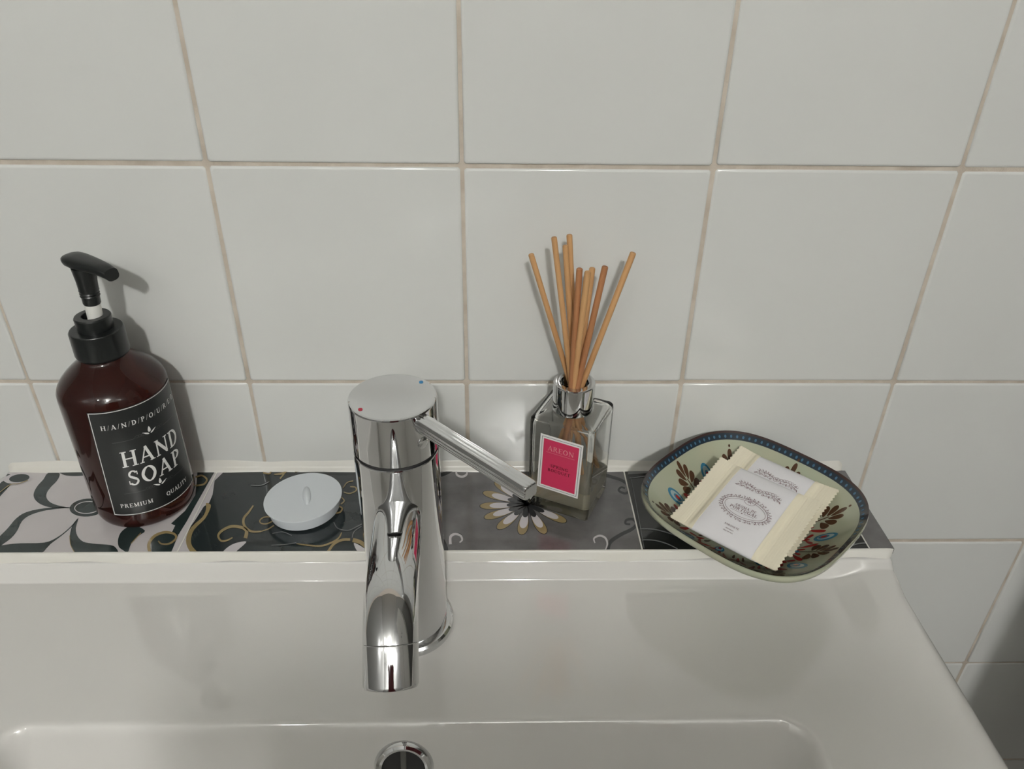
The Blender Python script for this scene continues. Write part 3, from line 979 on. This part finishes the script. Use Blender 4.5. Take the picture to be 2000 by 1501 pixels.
fr = grid_polys(-HU, HU, LBT-lw, LBT, 40, 1) + grid_polys(-HU, HU, LBB, LBB+lw, 40, 1) + grid_polys(-HU, -HU+lw, LBB, LBT, 1, 6) + grid_polys(HU-lw, HU, LBB, LBT, 1, 6)
ldecal('label_frame', fr, 1, 'print_white', lb)
vt = LBT
tx = text_polys('H/A/N/D/P/O/U/R/E/D', 0.0015, vt-0.0128, 0.0033, track=0.16)
tx += text_polys('HAND', 0.002, zz(-0.0215), 0.0118, track=0.03, sx=0.90)
tx += text_polys('SOAP', 0.002, zz(-0.0365), 0.0118, track=0.07, sx=0.92)
tx += text_polys('PREMIUM', -HU+0.0055, zz(-0.0535), 0.0031, align='L', track=0.08)
tx += text_polys('QUALITY', HU-0.0055-0.0215, zz(-0.0535), 0.0031, align='L', track=0.05)
ldecal('lettering', tx, 1, 'print_white', lb)
orn, orn2 = [], []
for yv in (zz(-0.0015), zz(-0.0415)):
    orn += [drop(0.0015, yv+0.0042, 0.0015, yv+0.0002, 0.0026), drop(-0.0030, yv+0.0014, 0.0010, yv-0.0010, 0.0014), drop(0.0060, yv+0.0014, 0.0020, yv-0.0010, 0.0014)]
    orn2 += ribbon([(-0.021, yv-0.0006), (-0.008, yv-0.0006)], 0.00032, 6) + ribbon([(0.011, yv-0.0006), (0.023, yv-0.0006)], 0.00032, 6)
    for sgn in (-1, 1):
        for kk in range(3):
            cx = 0.0015 + sgn*(0.0045 + 0.0018*kk)
            orn2 += ribbon([(cx + 0.0011*math.cos(a), yv + 0.0002 + 0.0008*math.sin(a)) for a in [0.5*q_ for q_ in range(12)]], 0.0002, 2)
ldecal('leaf_ornament', orn, 1, 'print_white', lb, True)
ldecal('scroll_ornament', orn2, 1, 'print_grey', lb)['kind'] = 'stuff'

# ================================================================== SINK PLUG
pcx, pcy = -0.1126, -0.0465
plug = empty('sink_plug', (pcx, pcy, ZS), label='round white rubber sink plug lying on the dark patterned tile', category='plug')
rot = Matrix.Rotation(math.radians(-2.4), 4, 'Y')
def plug_part(name, prof, m):
    o = lathe_obj(name, prof, m, plug, 72)
    o.data.transform(Matrix.Translation((0, 0, 0.0013)) @ rot)
    return o
plug_part('plug_disc', [(0.0, 0.0102), (0.0260, 0.0101), (0.0265, 0.0098), (0.0265, 0.0092), (0.0261, 0.0088), (0.0, 0.0088)], M['plug'])
plug_part('plug_skirt', [(0.0, 0.0090), (0.0247, 0.0090), (0.0250, 0.0082), (0.0238, 0.0003), (0.0230, 0.0), (0.0, 0.0)], M['plug'])
bm = bmesh.new()
bmesh.ops.create_uvsphere(bm, u_segments=24, v_segments=12, radius=1)
for v in bm.verts:
    v.co = Vector((v.co.x*0.0030, v.co.y*0.0105, v.co.z*0.0026))
bmesh.ops.rotate(bm, verts=bm.verts[:], cent=(0, 0, 0), matrix=Matrix.Rotation(math.radians(14), 3, 'Z'))
bmesh.ops.translate(bm, verts=bm.verts[:], vec=(0.0025, 0.0008, 0.0096))
o = bm_obj('finger_grip', bm, M['plug'], plug, 60)
o.data.transform(Matrix.Translation((0, 0, 0.0013)) @ rot)

# ================================================================== REED DIFFUSER
Lc = on_plane(1029, 984, 2, ZS); Fc = on_plane(1145.5, 1020, 2, ZS); Rc = on_plane(1184, 954, 2, ZS)
dc = (Lc + Rc)/2
ex = (Fc-Lc).normalized(); ang_d = math.atan2(ex.y, ex.x)
HX, HY = (Fc-Lc).length/2 + 0.0002, (Rc-Fc).length/2 + 0.0006
diff = empty('diffuser_bottle', (dc.x, dc.y, ZS), label='square clear glass diffuser bottle with a pink label and chrome collar', category='bottle')
diff.rotation_euler = (0, 0, ang_d)
BH = 0.0758
def rbox_rings(hx, hy, rc, zs_in, n=6):
    """stack of rounded rectangles: zs_in = [(inset, z)]"""
    rows = []
    for ins, z in zs_in:
        a, b, r = hx-ins, hy-ins, max(0.0006, rc-ins*0.4)
        row = []
        for (sx, sy, a0) in ((1, 1, 0), (-1, 1, 90), (-1, -1, 180), (1, -1, 270)):
            for k in range(n):
                t = math.radians(a0 + 90*k/(n-1))
                row.append((sx*(a-r)+r*math.cos(t), sy*(b-r)+r*math.sin(t), z))
        rows.append(row)
    return rows
def rings_obj(bm, rows, flip=False, cap0=True, cap1=True):
    R2 = [[bm.verts.new(v) for v in row] for row in rows]
    for A, B in zip(R2[:-1], R2[1:]):
        for k in range(len(A)):
            f = (A[k], A[(k+1) % len(A)], B[(k+1) % len(A)], B[k])
            bm.faces.new(f[::-1] if flip else f)
    if cap0:
        bm.faces.new(R2[0] if flip else R2[0][::-1])
    if cap1:
        bm.faces.new(R2[-1][::-1] if flip else R2[-1])
    return R2
# outer skin with a round neck and an inner cavity: one closed glass solid
NS = 24
def circ(r, z):
    row = []
    for (a0) in (0, 90, 180, 270):
        for k in range(6):
            t = math.radians(a0 + 90*k/5)
            row.append((r*math.cos(t), r*math.sin(t), z))
    return row
outer = rbox_rings(HX, HY, 0.0028, [(0.0022, 0.0004), (0.0006, 0.0008), (0.0, 0.0025), (0.0, 0.03), (0.0, BH-0.004), (0.0003, BH-0.0018), (0.0012, BH-0.0006), (0.0032, BH+0.0001)])
def lerp_row(A, B, t, z):
    return [(a[0]+(b[0]-a[0])*t, a[1]+(b[1]-a[1])*t, z) for a, b in zip(A, B)]
nk = circ(0.0112, 0)
outer.append(lerp_row(outer[-1], nk, 0.55, BH+0.0008))
outer.append([(v[0], v[1], BH+0.0016) for v in nk])
outer.append([(v[0], v[1], BH+0.0120) for v in nk])
ni = circ(0.0084, 0)
inner = [[(v[0], v[1], BH+0.0120) for v in ni], [(v[0], v[1], BH-0.0004) for v in ni]]
cav = rbox_rings(HX-0.0017, HY-0.0017, 0.0030, [(0.0030, BH-0.0024), (0.0008, BH-0.0038), (0.0, BH-0.006), (0.0, 0.012), (0.0010, 0.0090), (0.0036, 0.0072)])
inner.append(lerp_row(cav[0], ni, 0.45, BH-0.0014))
allr = outer + inner + cav
bm = bmesh.new()
rings_obj(bm, allr)
gl = bm_obj('glass_body', bm, M['glass'], diff, 28)
gl['label'] = 'clear thick-walled glass'
liq = rbox_rings(HX-0.00165, HY-0.00165, 0.0030, [(0.0036, 0.00715), (0.0010, 0.00895), (0.0, 0.0119), (0.0, 0.0230)])
bm = bmesh.new()
rings_obj(bm, liq)
bm_obj('fragrance_oil', bm, M['liquid'], diff, 30)
zc = zz(0.0008)
lathe_obj('collar', [(0.0113, zc+0.0004), (0.0134, zc), (0.0139, zc+0.0008), (0.0139, zc+0.0195), (0.0135, zc+0.0206), (0.0127, zc+0.0210), (0.0098, zc+0.0210), (0.0092, zc+0.0204), (0.0090, zc+0.0125), (0.0113, zc+0.0122)], M['chrome'], diff, 72, ang=40, close=True)
# label on the front face (local y = -HY); traced from its corners
inv = (Matrix.Translation(diff.location) @ Matrix.Rotation(ang_d, 4, 'Z')).inverted()
fn = Vector((ex.y, -ex.x, 0))
if fn.dot(CAM-dc) < 0: fn = -fn
def on_face(px, py):
    d = ray(px, py)
    t = ((dc + fn*HY) - CAM).dot(fn)/d.dot(fn)
    return inv @ (CAM + d*t)
q4 = [on_face(*p) for p in ((1054, 845), (1137, 869), (1131, 974.6), (1051, 948))]
# label frame: origin at its middle, u right, v up
lc = sum(q4, Vector())/4
lu = ((q4[1]+q4[2])-(q4[0]+q4[3])); LWd = lu.length/2
lvv = ((q4[0]+q4[1])-(q4[3]+q4[2])); LHt = lvv.length/2
tilt = math.atan2(lu.z, lu.x)
def dl(layer):
    def f(u, v):
        c, s = math.cos(tilt), math.sin(tilt)
        return (lc.x + u*c - v*s, -HY - 0.00012 - 0.00010*layer, lc.z + u*s + v*c)
    return f
def rect(x0, x1, y0, y1): return [(x0, y0), (x1, y0), (x1, y1), (x0, y1)]
def frame(hx, hy, w): return [rect(-hx, hx, hy-w, hy), rect(-hx, hx, -hy, -hy+w), rect(-hx, -hx+w, -hy, hy), rect(hx-w, hx, -hy, hy)]
def ddecal(name, polys, layer, m, parent):
    d = decal(name, polys, dl(layer), M[m], None)
    bm = bmesh.new(); bm.from_mesh(d.data); bm.normal_update()
    for f in bm.faces:
        if f.normal.y > 0: f.normal_flip()
    bm.to_mesh(d.data); bm.free()
    d.parent = parent
    return d
hx, hy = LWd/2, LHt/2
bm = box_bm(-hx, hx, -0.00010, 0.00010, -hy, hy)
lbl = bm_obj('label', bm, M['label_white'], diff)
lbl.data.transform(Matrix.Translation((lc.x, -HY-0.0001, lc.z)) @ Matrix.Rotation(-tilt, 4, 'Y'))
ddecal('label_rule', frame(hx-0.0012, hy-0.0014, 0.00035), 1, 'ink_line', lbl)
ddecal('pink_panel', [rect(-hx+0.0026, hx-0.0026, -hy+0.0030, hy-0.0030)], 1, 'label_pink', lbl)
ddecal('brand_lettering', text_polys('AREON', 0, hy-0.0118, 0.0040, track=0.02, sx=1.02) + [rect(-hx+0.005, hx-0.005, hy-0.0134, hy-0.01315)], 2, 'pink_pale', lbl)
ddecal('scent_lettering', text_polys('SPRING', 0, -0.0026, 0.0025, track=0.08) + text_polys('BOUQUET', 0, -0.0064, 0.0025, track=0.06), 2, 'ink_red', lbl)

# reeds: each its own thing, standing in the bottle
reeds = [   # top pixel, depth of its top, collar pixel, offset of its foot from the collar axis (x, y), tint
    ((1037, 496), -0.030, (1104, 722), -0.0285, 'reed'),
    ((1082, 463), -0.036, (1113, 724), -0.036, 'reed'),
    ((1104, 479), -0.026, (1120, 722), -0.030, 'reed'),
    ((1112, 458), -0.022, (1124, 716), -0.0275, 'reed'),
    ((1132, 524), -0.040, (1117, 735), -0.0405, 'reed_red'),
    ((1148, 530), -0.044, (1122, 741), -0.0425, 'reed'),
    ((1157, 523), -0.034, (1130, 728), -0.035, 'reed'),
    ((1182, 520), -0.038, (1132, 738), -0.0405, 'reed_red'),
    ((1237, 493), -0.030, (1150, 732), -0.0345, 'reed'),
]
reed_lab = ['pale reed leaning furthest towards the tap, in the diffuser bottle', 'tall thick reed with a pale cut end, left of the tall pair, in the diffuser',
            'reed a little shorter than the tallest one beside it in the diffuser', 'tallest reed of the diffuser, upright at the back',
            'short reddish reed with a rounded tip in the middle of the diffuser', 'short brown reed in front, against a lighter twin, in the diffuser',
            'short light reed just behind its brown twin in the diffuser', 'thin reddish reed standing apart, next to the one leaning furthest to the dish', 'pale reed leaning furthest towards the soap dish, in the diffuser bottle']
for (tp, yt, cp, yc, tint), lab_ in zip(reeds, reed_lab):
    T = on_plane(tp[0], tp[1], 1, yt)
    Cc = on_plane(cp[0], cp[1], 1, yc)
    # keep inside the collar bore at its top
    off = Vector((Cc.x-dc.x, Cc.y-dc.y, 0))
    if off.length > 0.0070:
        Cc -= off.normalized()*(off.length-0.0070)
    d = (Cc - T).normalized()
    foot = T + d*((ZS + 0.0092 - T.z)/d.z)
    # stay inside the bottle's cavity
    for it in range(60):
        lf = inv @ foot
        if abs(lf.x) < HX-0.0062 and abs(lf.y) < HY-0.0062:
            break
        foot = T + (foot-T)*0.985
    Lg = (foot-T).length
    bm = bmesh.new()
    seg = 14
    rr0 = 0.00190*random.uniform(0.93, 1.06)
    prof = [(0.0, 0), (rr0*0.9, 0), (rr0, 0.0006), (rr0*1.02, Lg*0.3), (rr0*0.98, Lg*0.7), (rr0*0.97, Lg-0.0006), (rr0*0.8, Lg), (0.0, Lg)]
    o = lathe_obj('reed_stick', prof, M[tint], None, seg, ang=40, label=lab_, category='reed', group='reeds in the diffuser')
    o.location = foot
    o.rotation_mode = 'QUATERNION'
    o.rotation_quaternion = (T-foot).to_track_quat('Z', 'Y')

# ================================================================== SOAP DISH
DX, DY, DROT = 0.1884, -0.0752, math.radians(43)
HWD, ZRIM, ZIN = 0.0645, -0.0400, -0.0690
dish = empty('soap_dish', (DX, DY, ZS+0.0004), label='pale green rounded-square soap dish with a navy dotted rim and folk motifs', category='soap dish')
def rho(a):
    return HWD/((abs(math.cos(a-DROT))**3 + abs(math.sin(a-DROT))**3)**(1/3))
def h_in(s):
    """inner height above the ledge at relative radius s"""
    t = max(0.0, (s-0.36)/0.64)
    return (ZIN-ZS) + (ZRIM-ZIN)*(t**1.75)
def dish_pt(x, y, lift=0.0):
    a = math.atan2(y, x)
    s = math.hypot(x, y)/rho(a)
    return (x, y, h_in(min(s, 1.02))+lift)
bm = bmesh.new()
NA = 120
ss = [0.12, 0.25, 0.36, 0.42, 0.48, 0.54, 0.60, 0.66, 0.72, 0.78, 0.84, 0.89, 0.94, 0.975, 0.99]
rows = []
for s in ss:
    rows.append([bm.verts.new((s*rho(2*PI*k/NA)*math.cos(2*PI*k/NA), s*rho(2*PI*k/NA)*math.sin(2*PI*k/NA), h_in(s))) for k in range(NA)])
cen = bm.verts.new((0, 0, h_in(0)))
th = 0.0034
def out_row(s, z):
    rows.append([bm.verts.new((s*rho(2*PI*k/NA)*math.cos(2*PI*k/NA), s*rho(2*PI*k/NA)*math.sin(2*PI*k/NA), z)) for k in range(NA)])
out_row(1.000, h_in(0.99)-0.0001)
out_row(1.007, h_in(0.985)-0.0012)
out_row(1.003, h_in(0.975)-0.0030)
for s in (0.95, 0.89, 0.82, 0.74, 0.66, 0.58, 0.52):
    out_row(s+0.004, max(0.0016, h_in(s)-th*1.15))
out_row(0.47, 0.0010)
out_row(0.455, 0.0002)
out_row(0.42, 0.0002)
out_row(0.405, 0.0012)
for A, B in zip(rows[:-1], rows[1:]):
    for k in range(NA):
        bm.faces.new((A[k], A[(k+1) % NA], B[(k+1) % NA], B[k]))
for k in range(NA):
    bm.faces.new((cen, rows[0][(k+1) % NA], rows[0][k]))
bm.faces.new(rows[-1])
bm_obj('dish_bowl', bm, M['dish'], dish, 50)
# rim band, dots, dark edge: strips on the inner surface
def strip(name, s0, s1, m, lift, n=3):
    polys = []
    vs2, fs2 = [], []
    for j in range(n+1):
        s = s0+(s1-s0)*j/n
        for k in range(NA):
            a = 2*PI*k/NA
            vs2.append((s*rho(a)*math.cos(a), s*rho(a)*math.sin(a), h_in(s)+lift))
    for j in range(n):
        for k in range(NA):
            fs2.append((j*NA+k, j*NA+(k+1) % NA, (j+1)*NA+(k+1) % NA, (j+1)*NA+k))
    o = link(name, mesh(name, vs2, fs2), M[m], dish, smooth=True)
    return o
band = strip('rim_band', 0.938, 0.992, 'navy', 0.00018)
strip('rim_edge', 0.984, 1.0005, 'maroon', 0.00030, 2)
dots = []
per = 0
a = 0.0
while a < 2*PI:
    r = rho(a)*0.960
    dots.append((r*math.cos(a), r*math.sin(a)))
    a += 0.0043/r
def dish_decal(name, polys, m, lift, parent=dish, split=True):
    ds = decal(name, polys, lambda x, y: dish_pt(x, y, lift), M[m], None, None, split)
    for d in (ds if split else [ds]):
        bm = bmesh.new(); bm.from_mesh(d.data); bm.normal_update()
        for f in bm.faces:
            if f.normal.z < 0: f.normal_flip()
        bm.to_mesh(d.data); bm.free()
        d.parent = parent
    return ds
dish_decal('rim_dots', [ellipse(x, y, 0.0008, 0.0008, 0, 10) for x, y in dots], 'sky', 0.00034, band, False)['kind'] = 'stuff'
# folk motifs, in the dish's own frame: each side has a fan of feathers at its middle between two blue eyes
feath, redp, eyeb, eyew, eyer, eyed = [], [], [], [], [], []
def P2(a, r, off_a=0):
    return (r*math.cos(a), r*math.sin(a))
def fan(a, r0, size, n=7, spread=82):
    ox, oy = P2(a, r0)
    for k in range(n):
        b = a + math.radians(-spread + 2*spread*k/(n-1))
        mid = 1 - abs(k-(n-1)/2)/((n-1)/2)
        L = size*(0.70 + 0.40*mid)
        bx, by = ox + math.cos(a)*size*0.30*mid, oy + math.sin(a)*size*0.30*mid
        L -= size*0.22*mid
        x0, y0 = bx + math.cos(b)*L*0.22, by + math.sin(b)*L*0.22
        feath.append(drop(x0, y0, bx+math.cos(b)*L, by+math.sin(b)*L, size*(0.48-0.15*mid)))
    feath.append(_line(ox-math.cos(a)*size*0.5, oy-math.sin(a)*size*0.5, ox+math.cos(a)*size*0.42, oy+math.sin(a)*size*0.42, size*0.06))
    feath.append(ellipse(ox+math.cos(a)*size*1.30, oy+math.sin(a)*size*1.30, size*0.06, size*0.06, 0, 10))
    for sg in (-1, 1):
        redp.append(drop(*P2(a+sg*math.radians(7), r0-size*0.62), *P2(a+sg*math.radians(14), r0+size*0.12), size*0.30))
        redp.append(drop(*P2(a+sg*math.radians(2), r0-size*0.75), *P2(a+sg*math.radians(5), r0-size*0.30), size*0.2))
def eye(a, r, s_):
    x, y = P2(a, r)
    eyeb.append(ellipse(x, y, s_*1.30, s_*0.86, a, 24))
    eyew.append(ellipse(x, y, s_*0.92, s_*0.55, a, 24))
    eyed.append(ellipse(x-math.cos(a)*s_*0.2, y-math.sin(a)*s_*0.2, s_*0.60, s_*0.36, a, 20))
    eyer.append(ellipse(x-math.cos(a)*s_*0.2, y-math.sin(a)*s_*0.2, s_*0.38, s_*0.22, a, 16))
for k in range(8):
    am = DROT + k*PI/4
    cor = k % 2
    fan(am, 0.0475 if cor else 0.0440, 0.0132)
    ae = am + PI/8
    eye(ae, 0.0485, 0.0050)
    for sg in (-1, 1):
        redp.append(drop(*P2(ae+sg*math.radians(1.5), 0.0375), *P2(ae+sg*math.radians(7.5), 0.0420), 0.0032))
    redp.append(drop(*P2(ae, 0.0330), *P2(ae, 0.0400), 0.0034))
    feath.append(drop(*P2(ae-0.09, 0.0300), *P2(ae-0.09, 0.0360), 0.0022))
    feath.append(drop(*P2(ae+0.09, 0.0300), *P2(ae+0.09, 0.0360), 0.0022))
    eye(am, 0.0330, 0.0034)
dish_decal('feather_motif', feath, 'feather', 0.00020)
dish_decal('red_petal_motif', redp, 'redleaf', 0.00026)
dish_decal('blue_eye_motif', eyeb, 'eyeblue', 0.00022)
dish_decal('pale_eye_motif', eyew, 'paleblue', 0.00060)
dish_decal('blue_eye_core', eyed, 'eyeblue', 0.00085)
dish_decal('red_eye_centre', eyer, 'redleaf', 0.00105)

# ================================================================== WRAPPED SOAPS
PU, PV, FLAP, PT = 0.0240, 0.0335, 0.0125, 0.0085       # half body, half width, flap length, thickness
def pk_z(u, v):
    """upper face of the pillow pack"""
    a = max(0.0, 1-abs(u/PU)**5)
    b = max(0.0, 1-abs(v/PV)**6)
    return PT*0.5*(a**0.55)*(b**0.5) + 0.00025*math.sin(u*210+v*90)*a*b
def make_packet(loc, tilt_, rotz, label):
    t = empty('wrapped_soap', loc, label=label, category='soap', group='wrapped soaps in the dish')
    t.rotation_euler = (tilt_[0], tilt_[1], rotz)
    nu, nv = 30, 36
    us = [PU*math.sin(PI/2*(-1+2*i/nu)) for i in range(nu+1)]
    vv = [PV*math.sin(PI/2*(-1+2*j/nv)) for j in range(nv+1)]
    vs2, fs2 = [], []
    for sgn in (1, -1):
        b0 = len(vs2)
        for v in vv:
            for u in us:
                vs2.append((u, v, sgn*max(0.00012, pk_z(u, v))))
        for j in range(nv):
            for i in range(nu):
                a = b0+j*(nu+1)+i
                f = (a, a+1, a+nu+2, a+nu+1)
                fs2.append(f if sgn > 0 else f[::-1])
    bm = bmesh.new()
    bv = [bm.verts.new(v) for v in vs2]
    for f in fs2:
        bm.faces.new([bv[i] for i in f])
    bmesh.ops.remove_doubles(bm, verts=bm.verts[:], dist=0.0003)
    bm_obj('wrapper', bm, M['pack_white'], t, 60)
    # crimped flaps with a serrated end
    for sgn in (-1, 1):
        n1, n2 = 26, 44
        vs2, fs2 = [], []
        for lay in (0, 1):
            for j in range(n2+1):
                v = -PV + 2*PV*j/n2
                for i in range(n1+1):
                    k = i/n1
                    u = PU - 0.0035 + (FLAP+0.0035)*k
                    if i == n1:
                        u += 0.0005*(1 if j % 2 else -1)
                    sh = 1-sstep(0.15, 0.4, k)
                    z = 0.0004 + sh*max(0, pk_z(min(u, PU-0.0002), v*0.995))*1.0 + (1-sh)*0.00013*math.sin(k*62) + 0.0012*k*math.sin(v*48+sgn) + 0.0016*k
                    vs2.append((sgn*u, v, z - (0.0005 if lay else 0)))
        st = (n1+1)*(n2+1)
        for lay in (0, 1):
            for j in range(n2):
                for i in range(n1):
                    a = lay*st+j*(n1+1)+i
                    f = (a, a+1, a+n1+2, a+n1+1)
                    fs2.append(f if (lay == 0) == (sgn > 0) else f[::-1])
        # close the rim
        lp = [i for i in range(n1+1)] + [j*(n1+1)+n1 for j in range(1, n2+1)] + [n2*(n1+1)+i for i in range(n1-1, -1, -1)] + [j*(n1+1) for j in range(n2-1, 0, -1)]
        for k in range(len(lp)):
            a, b = lp[k], lp[(k+1) % len(lp)]
            fs2.append((a, st+a, st+b, b))
        bm = bmesh.new()
        bv = [bm.verts.new(v) for v in vs2]
        for f in fs2:
            bm.faces.new([bv[i] for i in f])
        bm_obj('crimped_flap', bm, M['pack_cream'], t, 40)
    # print: u along flap-to-flap, v away from the viewer
    def pk(u, v):
        return (u, v, pk_z(u, v)+0.00022)
    ink = []
    def curl(cx, cy, r, a0, sweep, w=0.00028):
        pts = [(cx + r*(1-0.55*k/9)*math.cos(a0+sweep*k/9), cy + r*(1-0.55*k/9)*math.sin(a0+sweep*k/9)) for k in range(10)]
        ink.extend(ribbon(pts, w, 2))
    ecx, ecy, erx, ery = 0.0, -0.0025, 0.0150, 0.0088
    for rx, ry in ((erx, ery), (erx-0.0014, ery-0.0014)):
        E_ = [(ecx+rx*math.cos(2*PI*k/60), ecy+ry*math.sin(2*PI*k/60)) for k in range(61)]
        ink.extend(ribbon(E_, 0.00026, 0))
    rs = random.Random(3)
    for k in range(34):
        a = 2*PI*k/34
        x, y = ecx+(erx+0.0010)*math.cos(a), ecy+(ery+0.0010)*math.sin(a)
        curl(x, y, 0.0012*rs.uniform(0.8, 1.25), a+rs.uniform(-1, 1), 5.2*(1 if k % 2 else -1))
        ink.append(drop(x, y, x+0.0019*math.cos(a+0.5), y+0.0019*math.sin(a+0.5), 0.0006, 5))
    ink.extend(ribbon([(0.0036*math.cos(2*PI*k/24), ecy+ery-0.0016+0.0027*math.sin(2*PI*k/24)) for k in range(25)], 0.00026, 0))
    for k in range(5):
        a = 2*PI*k/5+0.3
        ink.append(drop(0, ecy+ery-0.0016, 0.0017*math.cos(a), ecy+ery-0.0016+0.0017*math.sin(a), 0.0007, 5))
    ink.extend(text_polys('AROMA DE', 0, ecy-0.0000, 0.0020, track=0.06))
    ink.extend(text_polys('PORTUGAL', 0, ecy-0.0031, 0.0026, track=0.05))
    ink.extend(ribbon([(-0.008, ecy-0.0042), (-0.0015, ecy-0.0042)], 0.0002, 4) + ribbon([(0.0015, ecy-0.0042), (0.008, ecy-0.0042)], 0.0002, 4))
    ink.append(ellipse(0, ecy-0.0042, 0.0005, 0.0005, 0, 8))
    # garland above the medallion
    gy0 = 0.0165
    for sgn in (-1, 1):
        ink.extend(ribbon([(sgn*(0.002+0.0135*k/8), gy0 + 0.0022*math.sin(PI*k/8)-0.0012*k/8) for k in range(9)], 0.0003, 2))
        for k in range(7):
            x = sgn*(0.0028+0.0019*k)
            curl(x, gy0+0.0016*math.sin(PI*k/7)+0.0014, 0.0012, 0.3*k, 5*sgn)
            curl(x+sgn*0.0006, gy0+0.0012*math.sin(PI*k/7)-0.0016, 0.0009, 1+0.4*k, -5*sgn)
            ink.append(drop(x, gy0, x+sgn*0.0016, gy0+(0.0022 if k % 2 else -0.002), 0.0007, 5))
    ink.extend(ribbon([(0.0020*math.cos(2*PI*k/20), gy0+0.0020*math.sin(2*PI*k/20)) for k in range(21)], 0.00026, 0))
    for k in range(5):
        a = 2*PI*k/5
        ink.append(drop(0, gy0, 0.0014*math.cos(a), gy0+0.0014*math.sin(a), 0.0007, 5))
    ink.extend(text_polys('SABONETE', 0, -0.0205, 0.0014, track=0.06))
    for q_, wq in ((-0.0228, 0.0026), (-0.0249, 0.0032)):
        ink.extend(ribbon([(-wq+2*wq*k/12, q_+0.0004*(1 if k % 2 else -1)) for k in range(13)], 0.00022, 2))
    d = decal('wrapper_print', ink, pk, M['pack_ink'], None)
    bm = bmesh.new(); bm.from_mesh(d.data); bm.normal_update()
    for f in bm.faces:
        if f.normal.z < 0: f.normal_flip()
    bm.to_mesh(d.data); bm.free()
    d.parent = t
    return t
pr = math.radians(-42)
vdir = Vector((-math.sin(pr), math.cos(pr), 0))
c1 = Vector((0.1832, -0.0815, -0.0485))
make_packet(c1, (math.radians(9), 0), pr, 'white wrapped soap lying on top of another, its medallion print in full view')
make_packet(c1 + vdir*0.0265 + Vector((0.001, 0, -0.0062)), (math.radians(12), 0), pr - math.radians(2), 'white wrapped soap lying beneath another in the dish, mostly covered')

# ================================================================== LAMPS AND ADDED SHADE CASTERS
def globe_lamp(c, r, m, label):
    t = empty('ceiling_lamp', (c.x, c.y, RZ1), label=label, category='lamp')
    bm = bmesh.new()
    bmesh.ops.create_uvsphere(bm, u_segments=32, v_segments=16, radius=r)
    o = bm_obj('lamp_globe', bm, M[m], t, 60)
    o.location = (0, 0, c.z-RZ1)
    lathe_obj('lamp_base', [(0.0, 0.0), (0.055, 0.0), (0.055, -0.018), (0.03, -0.03), (0.022, c.z+r-RZ1-0.006), (0.0, c.z+r-RZ1-0.006)], M['cabinet'], t, 40)
globe_lamp(LAMP_MAIN, 0.068, 'lamp', 'large opal globe lamp on the ceiling in front of the door')
globe_lamp(LAMP_SIDE, 0.045, 'lamp_side', 'small opal globe lamp on the ceiling beside the large one')
cab = empty('shade_cabinet', (0.6, -0.45, -0.185), label='added white two-door cabinet, unseen, casting shade on the wall right of the basin', category='cabinet')  # unseen cabinet, added to throw the dark edge onto the lower right wall
def cabpart(name, b, m):
    o = bm_obj(name, b, m)
    adopt(o, cab)
    return o
cabpart('shade_cabinet_body', box_bm(0.452, RX1-0.001, -0.62, -0.30, -0.185, 0.70, 0.002), M['cabinet'])
for y0, y1 in ((-0.618, -0.462), (-0.458, -0.302)):
    dd = cabpart('shade_cabinet_door', box_bm(0.434, 0.451, y0, y1, -0.183, 0.698, 0.002), M['cabinet'])
    kx = y0+0.02 if y0 > -0.5 else y1-0.02
    k_ = bm_obj('shade_cabinet_knob', box_bm(0.418, 0.435, kx-0.006, kx+0.006, 0.25, 0.262, 0.003), M['chrome'], dd)

stand = empty('shade_stand', (0.09, -0.86, RZ0), label='added chrome stand with a maroon cloth, unseen, shading the basin bowl', category='towel stand')  # unseen stand and cloth, added to keep lamp light off the bowl
def standpart(name, b, m, ang=None):
    o = bm_obj(name, b, m, None, ang)
    adopt(o, stand)
    return o
TX0, TX1, TY, TZ = -0.050, 0.205, -0.86, 0.400
for x in (TX0-0.02, TX1+0.02):
    standpart('post', sweep_bm([(x, TY, RZ0+0.012), (x, TY, TZ+0.01)], 0.009, 20), M['chrome'], 40)
    standpart('foot', box_bm(x-0.014, x+0.014, TY-0.15, TY+0.15, RZ0, RZ0+0.016, 0.004), M['chrome'])
standpart('rail', sweep_bm([(TX0-0.02, TY, TZ), (TX1+0.02, TY, TZ)], 0.008, 20), M['chrome'], 40)
bm = bmesh.new()
rows = []
tp_ = [(0.012, -0.62), (0.011, -0.3), (0.011, 0.0)] + [(0.011*math.cos(a_*PI/8), 0.011*math.sin(a_*PI/8)) for a_ in range(1, 8)] + [(-0.011, 0.0), (-0.011, -0.3), (-0.012, -0.66)]
for off in (0.0, 0.006):
    for (dy, dz) in tp_:
        k_ = 1 + off/0.011
        rows.append([bm.verts.new((TX0+(TX1-TX0)*i/40, TY + dy*k_ + 0.004*math.sin(i*0.9)*min(1, max(0, -dz*3)), TZ + (dz*k_ if dz > 0 else dz))) for i in range(41)])
nT = len(tp_)
for b_ in (0, nT):
    for j in range(nT-1):
        for i in range(40):
            bm.faces.new((rows[b_+j][i], rows[b_+j][i+1], rows[b_+j+1][i+1], rows[b_+j+1][i]))
for j in range(nT-1):
    for i in (0, 40):
        bm.faces.new((rows[j][i], rows[j+1][i], rows[nT+j+1][i], rows[nT+j][i]))
for j in (0, nT-1):
    for i in range(40):
        bm.faces.new((rows[j][i], rows[j][i+1], rows[nT+j][i+1], rows[nT+j][i]))
tw = bm_obj('shade_towel', bm, mat('maroon_terry', (0.13, 0.03, 0.035), 0.9, bump=(400, 0.6, 0.002)), None, 60, label='added maroon cloth over the rail of the unseen stand, blocking lamp light', category='shade_towel')  # cloth added as the light-blocking part of the stand
